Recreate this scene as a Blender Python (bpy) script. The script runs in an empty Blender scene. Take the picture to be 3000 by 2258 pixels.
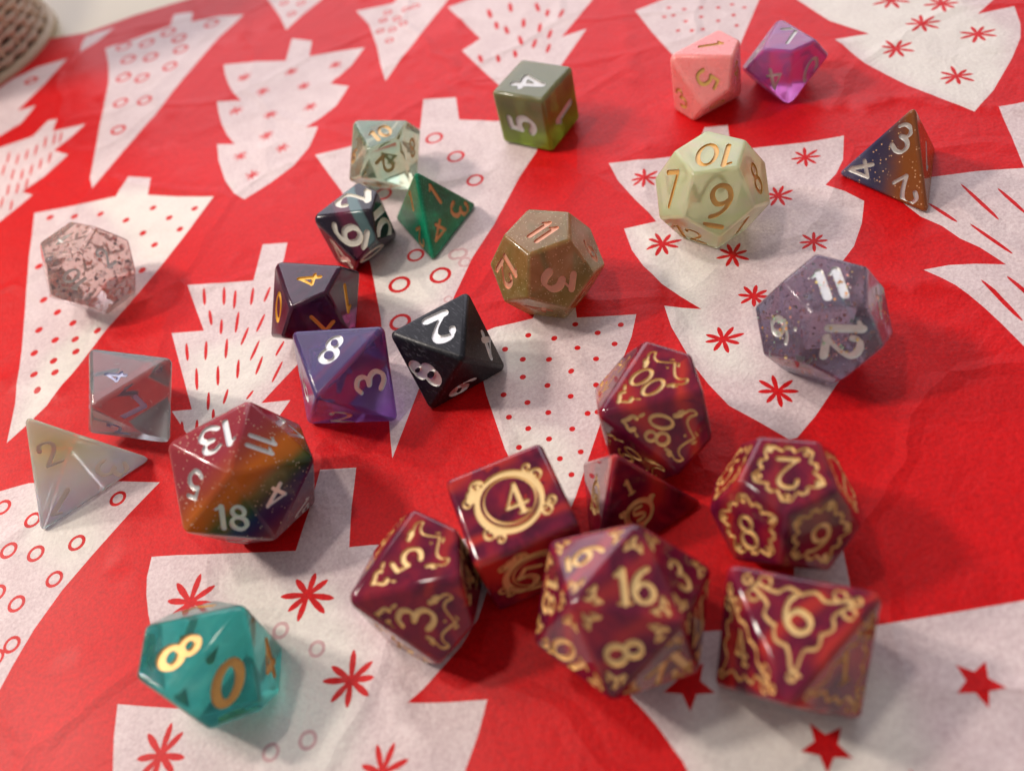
import bpy, bmesh, math, random
from mathutils import Vector, Matrix, noise
from mathutils.geometry import delaunay_2d_cdt
random.seed(7)
EXPOSURE = 0.1
WORLD_COL = (.60, .56, .58, 1); WORLD_STR = .46
# name, kind, location, target, power, colour, size(, size_y)    lengths in cm
LAMPS = [
 ('ceiling_bulb', 'POINT', (-50, 33, 56), (0, 15, 0), 106000, (1.0, .90, .80), 3.8),
 ('ceiling_bulb', 'POINT', (-58, 56, 57), (0, 15, 0), 90000, (1.0, .90, .80), 3.8),
 ('ceiling_bulb', 'POINT', (-20, 30, 78), (0, 15, 0), 57000, (1.0, .91, .82), 3.8),  # extra bulb, added overhead for more light
 ('window_light', 'AREA', (30, 210, 105), (0, 16, 0), 300000, (.90, .89, 1.0), 280, 150),
]
# sheet colours of the paper (base, darker fibre)
RED, RED_D = (.68, .004, .006), (.40, .003, .006)
CREAM, CREAM_D = (.82, .77, .70), (.68, .61, .57)
PINKW, PINKW_D = (.80, .67, .66), (.56, .42, .43)
FAINT, FAINT_D = (.66, .42, .42), (.5, .30, .30)
CAM={'f': 2419.840589797469, 'h': 13.198361691813378, 'r': [0.953737, -0.230097, -0.193499], 'u': [0.300644, 0.729941, 0.61384], 'fw': [0.0, 0.643615, -0.765349]}
# 1 Blender unit = 1 centimetre
S = bpy.context.scene
S.unit_settings.system = 'METRIC'; S.unit_settings.scale_length = 0.01
C = S.collection

# ------------------------------------------------------------------ camera, world, lamps
cd = bpy.data.cameras.new('camera'); cam = bpy.data.objects.new('camera', cd); C.objects.link(cam)
r, u, fw = (Vector(CAM[k]) for k in ('r', 'u', 'fw'))
M = Matrix((r, u, -fw)).transposed().to_4x4(); M.translation = (0, 0, CAM['h']); cam.matrix_world = M
cd.sensor_width = 36; cd.lens = 36 * CAM['f'] / 3000; cd.clip_start = 0.5; cd.clip_end = 1000
cd.dof.use_dof = True; cd.dof.focus_distance = 17.3; cd.dof.aperture_fstop = 0.108
S.camera = cam
S.view_settings.view_transform = 'Standard'; S.view_settings.look = 'None'
S.view_settings.exposure = EXPOSURE; S.view_settings.gamma = 1
S.cycles.use_denoising = True
S.cycles.max_bounces = 16; S.cycles.transmission_bounces = 12; S.cycles.sample_clamp_indirect = 8
S.cycles.transparent_max_bounces = 8

W = bpy.data.worlds.new('World'); S.world = W; W.use_nodes = True
bg = W.node_tree.nodes['Background']; bg.inputs['Color'].default_value = WORLD_COL; bg.inputs['Strength'].default_value = WORLD_STR

def lamp(name, kind, loc, target, power, col, size, size_y=None):
    l = bpy.data.lights.new(name, kind); o = bpy.data.objects.new(name, l); C.objects.link(o)
    o.location = loc; l.energy = power; l.color = col
    o.rotation_euler = (Vector(target) - Vector(loc)).to_track_quat('-Z', 'Y').to_euler()
    if kind == 'AREA':
        l.shape = 'RECTANGLE' if size_y else 'DISK'; l.size = size
        if size_y: l.size_y = size_y
    else:
        l.shadow_soft_size = size
    return o
for a in LAMPS: lamp(*a)

# ------------------------------------------------------------------ node helpers
def new_mat(name):
    m = bpy.data.materials.new(name); m.use_nodes = True
    nt = m.node_tree; return m, nt, nt.nodes['Principled BSDF']
def node(nt, kind, **kw):
    n = nt.nodes.new(kind)
    for k, v in kw.items():
        if k.startswith('i_'):
            n.inputs[int(k[2:]) if k[2:].isdigit() else k[2:].replace('_', ' ')].default_value = v
        else: setattr(n, k, v)
    return n
def ramp(nt, stops, src, mode='LINEAR'):
    n = nt.nodes.new('ShaderNodeValToRGB'); n.color_ramp.interpolation = mode
    e = n.color_ramp.elements
    while len(e) < len(stops): e.new(0.5)
    for k, (p, c) in enumerate(stops): e[k].position = p; e[k].color = (*c, 1)
    nt.links.new(src, n.inputs[0]); return n.outputs[0]
def noise_tex(nt, vec, scale, detail=3, rough=.55, dist=0.0):
    n = node(nt, 'ShaderNodeTexNoise'); n.inputs['Scale'].default_value = scale; n.inputs['Detail'].default_value = detail
    n.inputs['Roughness'].default_value = rough; n.inputs['Distortion'].default_value = dist
    nt.links.new(vec, n.inputs['Vector']); return n.outputs['Fac']
def coords(nt): return node(nt, 'ShaderNodeTexCoord').outputs['Object']
def mixcol(nt, a, b, fac, mode='MIX'):
    n = node(nt, 'ShaderNodeMix', data_type='RGBA', blend_type=mode)
    for s, v in ((n.inputs[6], a), (n.inputs[7], b), (n.inputs[0], fac)):
        if hasattr(v, 'links'): nt.links.new(v, s)
        else: s.default_value = (*v, 1) if isinstance(v, tuple) else v
    return n.outputs[2]
def bump(nt, b, h, strength, dist):
    n = node(nt, 'ShaderNodeBump'); n.inputs['Strength'].default_value = strength; n.inputs['Distance'].default_value = dist
    nt.links.new(h, n.inputs['Height']); nt.links.new(n.outputs[0], b.inputs['Normal'])

# ------------------------------------------------------------------ object helpers
def mesh_obj(name, verts, faces, mats, parent=None, smooth=False):
    me = bpy.data.meshes.new(name); me.from_pydata(verts, [], faces); me.update()
    for m in (mats if isinstance(mats, (list, tuple)) else [mats]): me.materials.append(m)
    if smooth: me.polygons.foreach_set('use_smooth', [True] * len(me.polygons))
    o = bpy.data.objects.new(name, me); C.objects.link(o)
    if parent: o.parent = parent
    return o
def tag(o, label=None, cat=None, group=None, kind=None):
    for k, v in (('label', label), ('category', cat), ('group', group), ('kind', kind)):
        if v: o[k] = v
    return o

# ------------------------------------------------------------------ where things lie (cm on the table)
DIE={'olive': {'kind': 'd6', 'loc': [2.8801, 19.4757, 0.0008], 'rot': [[0.70877, 0.70544, -0.00073], [-0.70544, 0.70877, -0.00039], [0.00024, 0.0008, 1.0]], 'verts': [[0.7944, -0.7944, 0.0], [-0.7944, -0.7944, 0.0], [0.7944, 0.7944, 0.0], [-0.7944, 0.7944, 0.0], [0.7944, -0.7944, 1.5888], [-0.7944, -0.7944, 1.5888], [0.7944, 0.7944, 1.5888], [-0.7944, 0.7944, 1.5888]], 'faces': [[2, 0, 1, 3], [1, 0, 4, 5], [4, 0, 2, 6], [3, 1, 5, 7], [6, 2, 3, 7], [5, 4, 6, 7]]}, 'black': {'kind': 'd8', 'loc': [-1.0324, 11.854, 0.0012], 'rot': [[0.50417, 0.86361, -0.00116], [-0.86361, 0.50417, -0.00039], [0.00024, 0.0012, 1.0]], 'verts': [[0.2806, -1.0471, 0.0], [-0.2806, 1.0471, 1.5331], [-1.0471, 0.2806, 0.0], [1.0471, -0.2806, 1.5331], [0.7666, 0.7666, 0.0], [-0.7666, -0.7666, 1.5331]], 'faces': [[4, 0, 2], [2, 0, 5], [3, 0, 4], [5, 0, 3], [2, 1, 4], [5, 1, 2], [4, 1, 3], [3, 1, 5]]}, 'purple8': {'kind': 'd8', 'loc': [-3.2532, 11.9873, 0.0013], 'rot': [[0.90282, -0.43003, 0.00127], [0.43002, 0.90282, 0.00074], [-0.00146, -0.00012, 1.0]], 'verts': [[0.3091, -1.1535, 0.0], [-0.3091, 1.1535, 1.6888], [-1.1535, 0.3091, 0.0], [1.1535, -0.3091, 1.6888], [0.8444, 0.8444, 0.0], [-0.8444, -0.8444, 1.6888]], 'faces': [[4, 0, 2], [2, 0, 5], [3, 0, 4], [5, 0, 3], [2, 1, 4], [5, 1, 2], [4, 1, 3], [3, 1, 5]]}, 'tan': {'kind': 'd12', 'loc': [1.5163, 13.2059, 0.0007], 'rot': [[0.72186, -0.69204, -0.0011], [0.69204, 0.72186, 0.00017], [0.00068, -0.00088, 1.0]], 'verts': [[0.7423, 0.1812, 0.0], [-0.494, -0.5829, 0.0], [0.0923, 1.2329, 0.7641], [-1.144, 0.4688, 0.7641], [1.144, -0.4688, 1.2363], [-0.0923, -1.2329, 1.2363], [0.494, 0.5829, 2.0004], [-0.7423, -0.1812, 2.0004], [1.2011, 0.2932, 0.7641], [0.4017, -0.65, 0.0], [0.0571, 0.762, 0.0], [-0.7994, -0.9431, 0.7641], [-0.65, 1.0517, 1.2363], [0.707, -0.2897, 2.0004], [0.7994, 0.9431, 1.2363], [0.65, -1.0517, 0.7641], [-0.707, 0.2897, 0.0], [-1.2011, -0.2932, 1.2363], [-0.4017, 0.65, 2.0004], [-0.0571, -0.762, 2.0004]], 'faces': [[16, 10, 0, 9, 1], [14, 8, 0, 10, 2], [15, 9, 0, 8, 4], [3, 16, 1, 11, 17], [5, 11, 1, 9, 15], [3, 12, 2, 10, 16], [6, 14, 2, 12, 18], [18, 12, 3, 17, 7], [5, 15, 4, 13, 19], [6, 13, 4, 8, 14], [17, 11, 5, 19, 7], [19, 13, 6, 18, 7]]}, 'rainbow': {'kind': 'd20', 'loc': [-5.3066, 9.9521, 0.0022], 'rot': [[0.93046, 0.3664, -0.00089], [-0.3664, 0.93045, 0.00218], [0.00163, -0.0017, 1.0]], 'verts': [[0.916, 0.1164, 0.0], [-0.3573, -0.8515, 0.0], [-0.5588, 0.7351, 0.0], [-0.578, -1.3777, 1.4941], [-0.9041, 1.1895, 1.4941], [1.4822, 0.1883, 1.4941], [0.578, 1.3777, 0.9234], [0.9041, -1.1895, 0.9234], [-1.4822, -0.1883, 0.9234], [-0.916, -0.1164, 2.4175], [0.3573, 0.8515, 2.4175], [0.5588, -0.7351, 2.4175]], 'faces': [[2, 0, 1], [1, 0, 7], [6, 0, 2], [5, 0, 6], [7, 0, 5], [2, 1, 8], [3, 1, 7], [8, 1, 3], [6, 2, 4], [4, 2, 8], [11, 3, 7], [8, 3, 9], [9, 3, 11], [6, 4, 10], [9, 4, 8], [10, 4, 9], [10, 5, 6], [7, 5, 11], [11, 5, 10], [10, 9, 11]]}, 'red8': {'kind': 'd8', 'loc': [2.8024, 4.0857, 0.0029], 'rot': [[-0.69312, -0.72081, 0.00298], [0.72081, -0.69313, -0.00108], [0.00284, 0.0014, 0.99999]], 'verts': [[0.3195, -1.1922, 0.0], [-0.3195, 1.1922, 1.7456], [-1.1922, 0.3195, 0.0], [1.1922, -0.3195, 1.7456], [0.8728, 0.8728, 0.0], [-0.8728, -0.8728, 1.7456]], 'faces': [[4, 0, 2], [2, 0, 5], [3, 0, 4], [5, 0, 3], [2, 1, 4], [5, 1, 2], [4, 1, 3], [3, 1, 5]]}, 'red6': {'kind': 'd6', 'loc': [-0.6118, 7.2912, 0.0013], 'rot': [[0.10123, 0.99486, 0.00019], [-0.99486, 0.10123, -0.00135], [-0.00137, -5e-05, 1.0]], 'verts': [[0.8877, -0.8877, 0.0], [-0.8877, -0.8877, 0.0], [0.8877, 0.8877, 0.0], [-0.8877, 0.8877, 0.0], [0.8877, -0.8877, 1.7753], [-0.8877, -0.8877, 1.7753], [0.8877, 0.8877, 1.7753], [-0.8877, 0.8877, 1.7753]], 'faces': [[2, 0, 1, 3], [1, 0, 4, 5], [4, 0, 2, 6], [3, 1, 5, 7], [6, 2, 3, 7], [5, 4, 6, 7]]}, 'red20': {'kind': 'd20', 'loc': [0.4488, 5.4535, 0.0998], 'rot': [[-0.45272, -0.8832, 0.12246], [0.86491, -0.46836, -0.18048], [0.21676, 0.02421, 0.97592]], 'verts': [[0.8846, 0.1124, 0.0], [-0.345, -0.8223, 0.0], [-0.5396, 0.7099, 0.0], [-0.5582, -1.3305, 1.4428], [-0.8731, 1.1487, 1.4428], [1.4313, 0.1818, 1.4428], [0.5582, 1.3305, 0.8917], [0.8731, -1.1487, 0.8917], [-1.4313, -0.1818, 0.8917], [-0.8846, -0.1124, 2.3345], [0.345, 0.8223, 2.3345], [0.5396, -0.7099, 2.3345]], 'faces': [[2, 0, 1], [1, 0, 7], [6, 0, 2], [5, 0, 6], [7, 0, 5], [2, 1, 8], [3, 1, 7], [8, 1, 3], [6, 2, 4], [4, 2, 8], [11, 3, 7], [8, 3, 9], [9, 3, 11], [6, 4, 10], [9, 4, 8], [10, 4, 9], [10, 5, 6], [7, 5, 11], [11, 5, 10], [10, 9, 11]]}, 'glit12': {'kind': 'd12', 'loc': [5.9015, 9.4812, 0.0147], 'rot': [[0.86941, -0.49408, -0.00244], [0.49396, 0.86928, -0.01889], [0.01146, 0.01522, 0.99982]], 'verts': [[0.7514, 0.1834, 0.0], [-0.5001, -0.59, 0.0], [0.0935, 1.248, 0.7734], [-1.158, 0.4745, 0.7734], [1.158, -0.4745, 1.2514], [-0.0935, -1.248, 1.2514], [0.5001, 0.59, 2.0249], [-0.7514, -0.1834, 2.0249], [1.2158, 0.2968, 0.7734], [0.4066, -0.6579, 0.0], [0.0578, 0.7713, 0.0], [-0.8091, -0.9547, 0.7734], [-0.6579, 1.0645, 1.2514], [0.7157, -0.2933, 2.0249], [0.8091, 0.9547, 1.2514], [0.6579, -1.0645, 0.7734], [-0.7157, 0.2933, 0.0], [-1.2158, -0.2968, 1.2514], [-0.4066, 0.6579, 2.0249], [-0.0578, -0.7713, 2.0249]], 'faces': [[16, 10, 0, 9, 1], [14, 8, 0, 10, 2], [15, 9, 0, 8, 4], [3, 16, 1, 11, 17], [5, 11, 1, 9, 15], [3, 12, 2, 10, 16], [6, 14, 2, 12, 18], [18, 12, 3, 17, 7], [5, 15, 4, 13, 19], [6, 13, 4, 8, 14], [17, 11, 5, 19, 7], [19, 13, 6, 18, 7]]}, 'red12': {'kind': 'd12', 'loc': [3.6086, 6.1734, 0.0002], 'rot': [[0.92332, 0.38402, 8e-05], [-0.38402, 0.92332, -0.00024], [-0.00016, 0.00019, 1.0]], 'verts': [[0.7278, 0.1777, 0.0], [-0.4844, -0.5715, 0.0], [0.0905, 1.2089, 0.7492], [-1.1217, 0.4597, 0.7492], [1.1217, -0.4597, 1.2123], [-0.0905, -1.2089, 1.2123], [0.4844, 0.5715, 1.9615], [-0.7278, -0.1777, 1.9615], [1.1777, 0.2875, 0.7492], [0.3939, -0.6373, 0.0], [0.0559, 0.7471, 0.0], [-0.7838, -0.9248, 0.7492], [-0.6373, 1.0312, 1.2123], [0.6933, -0.2841, 1.9615], [0.7838, 0.9248, 1.2123], [0.6373, -1.0312, 0.7492], [-0.6933, 0.2841, 0.0], [-1.1777, -0.2875, 1.2123], [-0.3939, 0.6373, 1.9615], [-0.0559, -0.7471, 1.9615]], 'faces': [[16, 10, 0, 9, 1], [14, 8, 0, 10, 2], [15, 9, 0, 8, 4], [3, 16, 1, 11, 17], [5, 11, 1, 9, 15], [3, 12, 2, 10, 16], [6, 14, 2, 12, 18], [18, 12, 3, 17, 7], [5, 15, 4, 13, 19], [6, 13, 4, 8, 14], [17, 11, 5, 19, 7], [19, 13, 6, 18, 7]]}, 'pale12': {'kind': 'd12', 'loc': [5.5012, 13.8538, 0.0007], 'rot': [[-0.47643, 0.87921, -0.00015], [-0.87921, -0.47643, 0.00091], [0.00073, 0.00057, 1.0]], 'verts': [[0.7652, 0.1868, 0.0], [-0.5093, -0.6009, 0.0], [0.0952, 1.2709, 0.7876], [-1.1793, 0.4832, 0.7876], [1.1793, -0.4832, 1.2744], [-0.0952, -1.2709, 1.2744], [0.5093, 0.6009, 2.0621], [-0.7652, -0.1868, 2.0621], [1.2381, 0.3022, 0.7876], [0.4141, -0.67, 0.0], [0.0588, 0.7854, 0.0], [-0.824, -0.9722, 0.7876], [-0.67, 1.0841, 1.2744], [0.7288, -0.2987, 2.0621], [0.824, 0.9722, 1.2744], [0.67, -1.0841, 0.7876], [-0.7288, 0.2987, 0.0], [-1.2381, -0.3022, 1.2744], [-0.4141, 0.67, 2.0621], [-0.0588, -0.7854, 2.0621]], 'faces': [[16, 10, 0, 9, 1], [14, 8, 0, 10, 2], [15, 9, 0, 8, 4], [3, 16, 1, 11, 17], [5, 11, 1, 9, 15], [3, 12, 2, 10, 16], [6, 14, 2, 12, 18], [18, 12, 3, 17, 7], [5, 15, 4, 13, 19], [6, 13, 4, 8, 14], [17, 11, 5, 19, 7], [19, 13, 6, 18, 7]]}, 'teal': {'kind': 'd10', 'loc': [-6.0954, 6.6347, 0.0007], 'rot': [[-0.9589, -0.28375, 0.0001], [0.28375, -0.9589, -0.00122], [0.00045, -0.00114, 1.0]], 'verts': [[0.8058, 0.5854, 0.0], [-0.8058, -0.5854, 1.716], [-0.0172, -0.9221, 0.0], [-0.7462, -0.5421, 0.0], [-0.8823, 0.2686, 0.0], [-0.9892, 0.7531, 0.6555], [-0.4105, 1.1736, 1.0605], [0.0172, 0.9221, 1.716], [0.7462, 0.5421, 1.716], [0.8823, -0.2686, 1.716], [0.9892, -0.7531, 1.0605], [0.4105, -1.1736, 0.6555]], 'faces': [[3, 4, 0, 2], [2, 0, 10, 11], [5, 6, 0, 4], [7, 8, 0, 6], [9, 10, 0, 8], [11, 1, 3, 2], [3, 1, 5, 4], [6, 5, 1, 7], [8, 7, 1, 9], [9, 1, 11, 10]]}, 'gold10': {'kind': 'd10', 'loc': [-3.6944, 14.4286, 0.0005], 'rot': [[-0.02324, 0.99973, 0.00064], [-0.99973, -0.02324, 0.00038], [0.0004, -0.00063, 1.0]], 'verts': [[0.8046, 0.5845, 0.0], [-0.8046, -0.5845, 1.7134], [-0.0172, -0.9207, 0.0], [-0.745, -0.5413, 0.0], [-0.881, 0.2682, 0.0], [-0.9877, 0.7519, 0.6544], [-0.4099, 1.1717, 1.0589], [0.0172, 0.9207, 1.7134], [0.745, 0.5413, 1.7134], [0.881, -0.2682, 1.7134], [0.9877, -0.7519, 1.0589], [0.4099, -1.1717, 0.6544]], 'faces': [[3, 4, 0, 2], [2, 0, 10, 11], [5, 6, 0, 4], [7, 8, 0, 6], [9, 10, 0, 8], [11, 1, 3, 2], [3, 1, 5, 4], [6, 5, 1, 7], [8, 7, 1, 9], [9, 1, 11, 10]]}, 'violet': {'kind': 'd10', 'loc': [9.1385, 18.0547, 0.0004], 'rot': [[-0.76509, 0.64392, 9e-05], [-0.64392, -0.76509, -0.00049], [-0.00025, -0.00043, 1.0]], 'verts': [[0.7, 0.5086, 0.0], [-0.7, -0.5086, 1.4907], [-0.0149, -0.8011, 0.0], [-0.6482, -0.4709, 0.0], [-0.7665, 0.2333, 0.0], [-0.8594, 0.6542, 0.5694], [-0.3566, 1.0195, 0.9213], [0.0149, 0.8011, 1.4907], [0.6482, 0.4709, 1.4907], [0.7665, -0.2333, 1.4907], [0.8594, -0.6542, 0.9213], [0.3566, -1.0195, 0.5694]], 'faces': [[3, 4, 0, 2], [2, 0, 10, 11], [5, 6, 0, 4], [7, 8, 0, 6], [9, 10, 0, 8], [11, 1, 3, 2], [3, 1, 5, 4], [6, 5, 1, 7], [8, 7, 1, 9], [9, 1, 11, 10]]}, 'pink': {'kind': 'd10', 'loc': [7.1888, 18.4109, 0.0017], 'rot': [[0.71152, 0.70266, 0.00168], [-0.70266, 0.71152, -0.00124], [-0.00206, -0.0003, 1.0]], 'verts': [[0.7541, 0.5479, 0.0], [-0.7541, -0.5479, 1.6059], [-0.0161, -0.863, 0.0], [-0.6983, -0.5073, 0.0], [-0.8257, 0.2514, 0.0], [-0.9258, 0.7048, 0.6134], [-0.3842, 1.0982, 0.9925], [0.0161, 0.863, 1.6059], [0.6983, 0.5073, 1.6059], [0.8257, -0.2514, 1.6059], [0.9258, -0.7048, 0.9925], [0.3842, -1.0982, 0.6134]], 'faces': [[3, 4, 0, 2], [2, 0, 10, 11], [5, 6, 0, 4], [7, 8, 0, 6], [9, 10, 0, 8], [11, 1, 3, 2], [3, 1, 5, 4], [6, 5, 1, 7], [8, 7, 1, 9], [9, 1, 11, 10]]}, 'dark': {'kind': 'd10', 'loc': [-2.4831, 16.8172, 0.0002], 'rot': [[0.88309, 0.4692, 0.00019], [-0.4692, 0.88309, -1e-05], [-0.00018, -8e-05, 1.0]], 'verts': [[0.7119, 0.5172, 0.0], [-0.7119, -0.5172, 1.5161], [-0.0152, -0.8147, 0.0], [-0.6592, -0.479, 0.0], [-0.7795, 0.2373, 0.0], [-0.874, 0.6654, 0.5791], [-0.3627, 1.0368, 0.937], [0.0152, 0.8147, 1.5161], [0.6592, 0.479, 1.5161], [0.7795, -0.2373, 1.5161], [0.874, -0.6654, 0.937], [0.3627, -1.0368, 0.5791]], 'faces': [[3, 4, 0, 2], [2, 0, 10, 11], [5, 6, 0, 4], [7, 8, 0, 6], [9, 10, 0, 8], [11, 1, 3, 2], [3, 1, 5, 4], [6, 5, 1, 7], [8, 7, 1, 9], [9, 1, 11, 10]]}, 'red10a': {'kind': 'd10', 'loc': [2.2496, 8.7267, 0.0005], 'rot': [[0.95499, 0.29663, 0.00029], [-0.29663, 0.95499, 0.00065], [-9e-05, -0.00071, 1.0]], 'verts': [[0.8569, 0.6226, 0.0], [-0.8569, -0.6226, 1.8249], [-0.0183, -0.9807, 0.0], [-0.7935, -0.5765, 0.0], [-0.9383, 0.2857, 0.0], [-1.0521, 0.8009, 0.6971], [-0.4366, 1.2481, 1.1279], [0.0183, 0.9807, 1.8249], [0.7935, 0.5765, 1.8249], [0.9383, -0.2857, 1.8249], [1.0521, -0.8009, 1.1279], [0.4366, -1.2481, 0.6971]], 'faces': [[3, 4, 0, 2], [2, 0, 10, 11], [5, 6, 0, 4], [7, 8, 0, 6], [9, 10, 0, 8], [11, 1, 3, 2], [3, 1, 5, 4], [6, 5, 1, 7], [8, 7, 1, 9], [9, 1, 11, 10]]}, 'red10b': {'kind': 'd10', 'loc': [-2.4591, 6.7557, 0.0007], 'rot': [[0.95473, 0.29749, -0.0004], [-0.29749, 0.95472, -0.00058], [0.00021, 0.00068, 1.0]], 'verts': [[0.8562, 0.622, 0.0], [-0.8562, -0.622, 1.8233], [-0.0183, -0.9798, 0.0], [-0.7928, -0.576, 0.0], [-0.9375, 0.2854, 0.0], [-1.0511, 0.8002, 0.6964], [-0.4362, 1.2469, 1.1269], [0.0183, 0.9798, 1.8233], [0.7928, 0.576, 1.8233], [0.9375, -0.2854, 1.8233], [1.0511, -0.8002, 1.1269], [0.4362, -1.2469, 0.6964]], 'faces': [[3, 4, 0, 2], [2, 0, 10, 11], [5, 6, 0, 4], [7, 8, 0, 6], [9, 10, 0, 8], [11, 1, 3, 2], [3, 1, 5, 4], [6, 5, 1, 7], [8, 7, 1, 9], [9, 1, 11, 10]]}, 'clear10': {'kind': 'd10', 'loc': [-1.3797, 19.3655, 0.0002], 'rot': [[-0.03586, 0.99936, 0.00031], [-0.99936, -0.03586, 0.0], [1e-05, -0.00031, 1.0]], 'verts': [[0.7617, 0.5534, 0.0], [-0.7617, -0.5534, 1.6221], [-0.0163, -0.8716, 0.0], [-0.7053, -0.5124, 0.0], [-0.834, 0.2539, 0.0], [-0.9351, 0.7119, 0.6196], [-0.3881, 1.1093, 1.0025], [0.0163, 0.8716, 1.6221], [0.7053, 0.5124, 1.6221], [0.834, -0.2539, 1.6221], [0.9351, -0.7119, 1.0025], [0.3881, -1.1093, 0.6196]], 'faces': [[3, 4, 0, 2], [2, 0, 10, 11], [5, 6, 0, 4], [7, 8, 0, 6], [9, 10, 0, 8], [11, 1, 3, 2], [3, 1, 5, 4], [6, 5, 1, 7], [8, 7, 1, 9], [9, 1, 11, 10]]}, 'mott': {'kind': 'd12', 'loc': [-9.3953, 18.2215, 0.0001], 'rot': [[0.83922, 0.5438, 0.00014], [-0.5438, 0.83922, -9e-05], [-0.00016, -0.0, 1.0]], 'verts': [[0.7313, 0.1785, 0.0], [-0.4867, -0.5743, 0.0], [0.091, 1.2146, 0.7528], [-1.1271, 0.4618, 0.7528], [1.1271, -0.4618, 1.218], [-0.091, -1.2146, 1.218], [0.4867, 0.5743, 1.9708], [-0.7313, -0.1785, 1.9708], [1.1833, 0.2888, 0.7528], [0.3958, -0.6403, 0.0], [0.0562, 0.7507, 0.0], [-0.7875, -0.9292, 0.7528], [-0.6403, 1.0361, 1.218], [0.6966, -0.2854, 1.9708], [0.7875, 0.9292, 1.218], [0.6403, -1.0361, 0.7528], [-0.6966, 0.2854, 0.0], [-1.1833, -0.2888, 1.218], [-0.3958, 0.6403, 1.9708], [-0.0562, -0.7507, 1.9708]], 'faces': [[16, 10, 0, 9, 1], [14, 8, 0, 10, 2], [15, 9, 0, 8, 4], [3, 16, 1, 11, 17], [5, 11, 1, 9, 15], [3, 12, 2, 10, 16], [6, 14, 2, 12, 18], [18, 12, 3, 17, 7], [5, 15, 4, 13, 19], [6, 13, 4, 8, 14], [17, 11, 5, 19, 7], [19, 13, 6, 18, 7]]}, 'grey8': {'kind': 'd8', 'loc': [-8.1688, 13.2639, 0.1525], 'rot': [[-0.11612, 0.96886, 0.21869], [-0.98952, -0.13188, 0.05888], [0.08588, -0.20956, 0.97402]], 'verts': [[0.2877, -1.0736, 0.0], [-0.2877, 1.0736, 1.5718], [-1.0736, 0.2877, 0.0], [1.0736, -0.2877, 1.5718], [0.7859, 0.7859, 0.0], [-0.7859, -0.7859, 1.5718]], 'faces': [[4, 0, 2], [2, 0, 5], [3, 0, 4], [5, 0, 3], [2, 1, 4], [5, 1, 2], [4, 1, 3], [3, 1, 5]]}, 'pearl4': {'kind': 'd4', 'loc': [-9.4175, 12.3196, 0.0004], 'rot': [[0.62703, 0.77899, -0.00011], [-0.77899, 0.62703, 0.00025], [0.00026, -7e-05, 1.0]], 'verts': [[1.0971, 1.0971, 0.0], [0.4016, -1.4986, 0.0], [-1.4986, 0.4016, 0.0], [0.0, 0.0, 2.1942]], 'faces': [[2, 0, 1], [1, 0, 3], [3, 0, 2], [2, 1, 3]]}, 'orange4': {'kind': 'd4', 'loc': [9.8027, 13.4911, 0.0009], 'rot': [[0.94523, 0.3264, 0.00087], [-0.32639, 0.94523, -0.00069], [-0.00105, 0.00037, 1.0]], 'verts': [[0.9767, 0.9767, 0.0], [0.3575, -1.3341, 0.0], [-1.3341, 0.3575, 0.0], [0.0, 0.0, 1.9533]], 'faces': [[2, 0, 1], [1, 0, 3], [3, 0, 2], [2, 1, 3]]}, 'green4': {'kind': 'd4', 'loc': [-0.6541, 16.8293, 0.0003], 'rot': [[0.88895, 0.458, -0.00026], [-0.458, 0.88895, 9e-05], [0.00028, 4e-05, 1.0]], 'verts': [[0.9285, 0.9285, 0.0], [0.3398, -1.2683, 0.0], [-1.2683, 0.3398, 0.0], [0.0, 0.0, 1.8569]], 'faces': [[2, 0, 1], [1, 0, 3], [3, 0, 2], [2, 1, 3]]}, 'red4': {'kind': 'd4', 'loc': [1.2714, 7.4218, 0.0027], 'rot': [[0.54032, 0.84145, -0.00295], [-0.84146, 0.54033, 0.00011], [0.00168, 0.00242, 1.0]], 'verts': [[1.0157, 1.0157, 0.0], [0.3718, -1.3875, 0.0], [-1.3875, 0.3718, 0.0], [0.0, 0.0, 2.0315]], 'faces': [[2, 0, 1], [1, 0, 3], [3, 0, 2], [2, 1, 3]]}}
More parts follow.
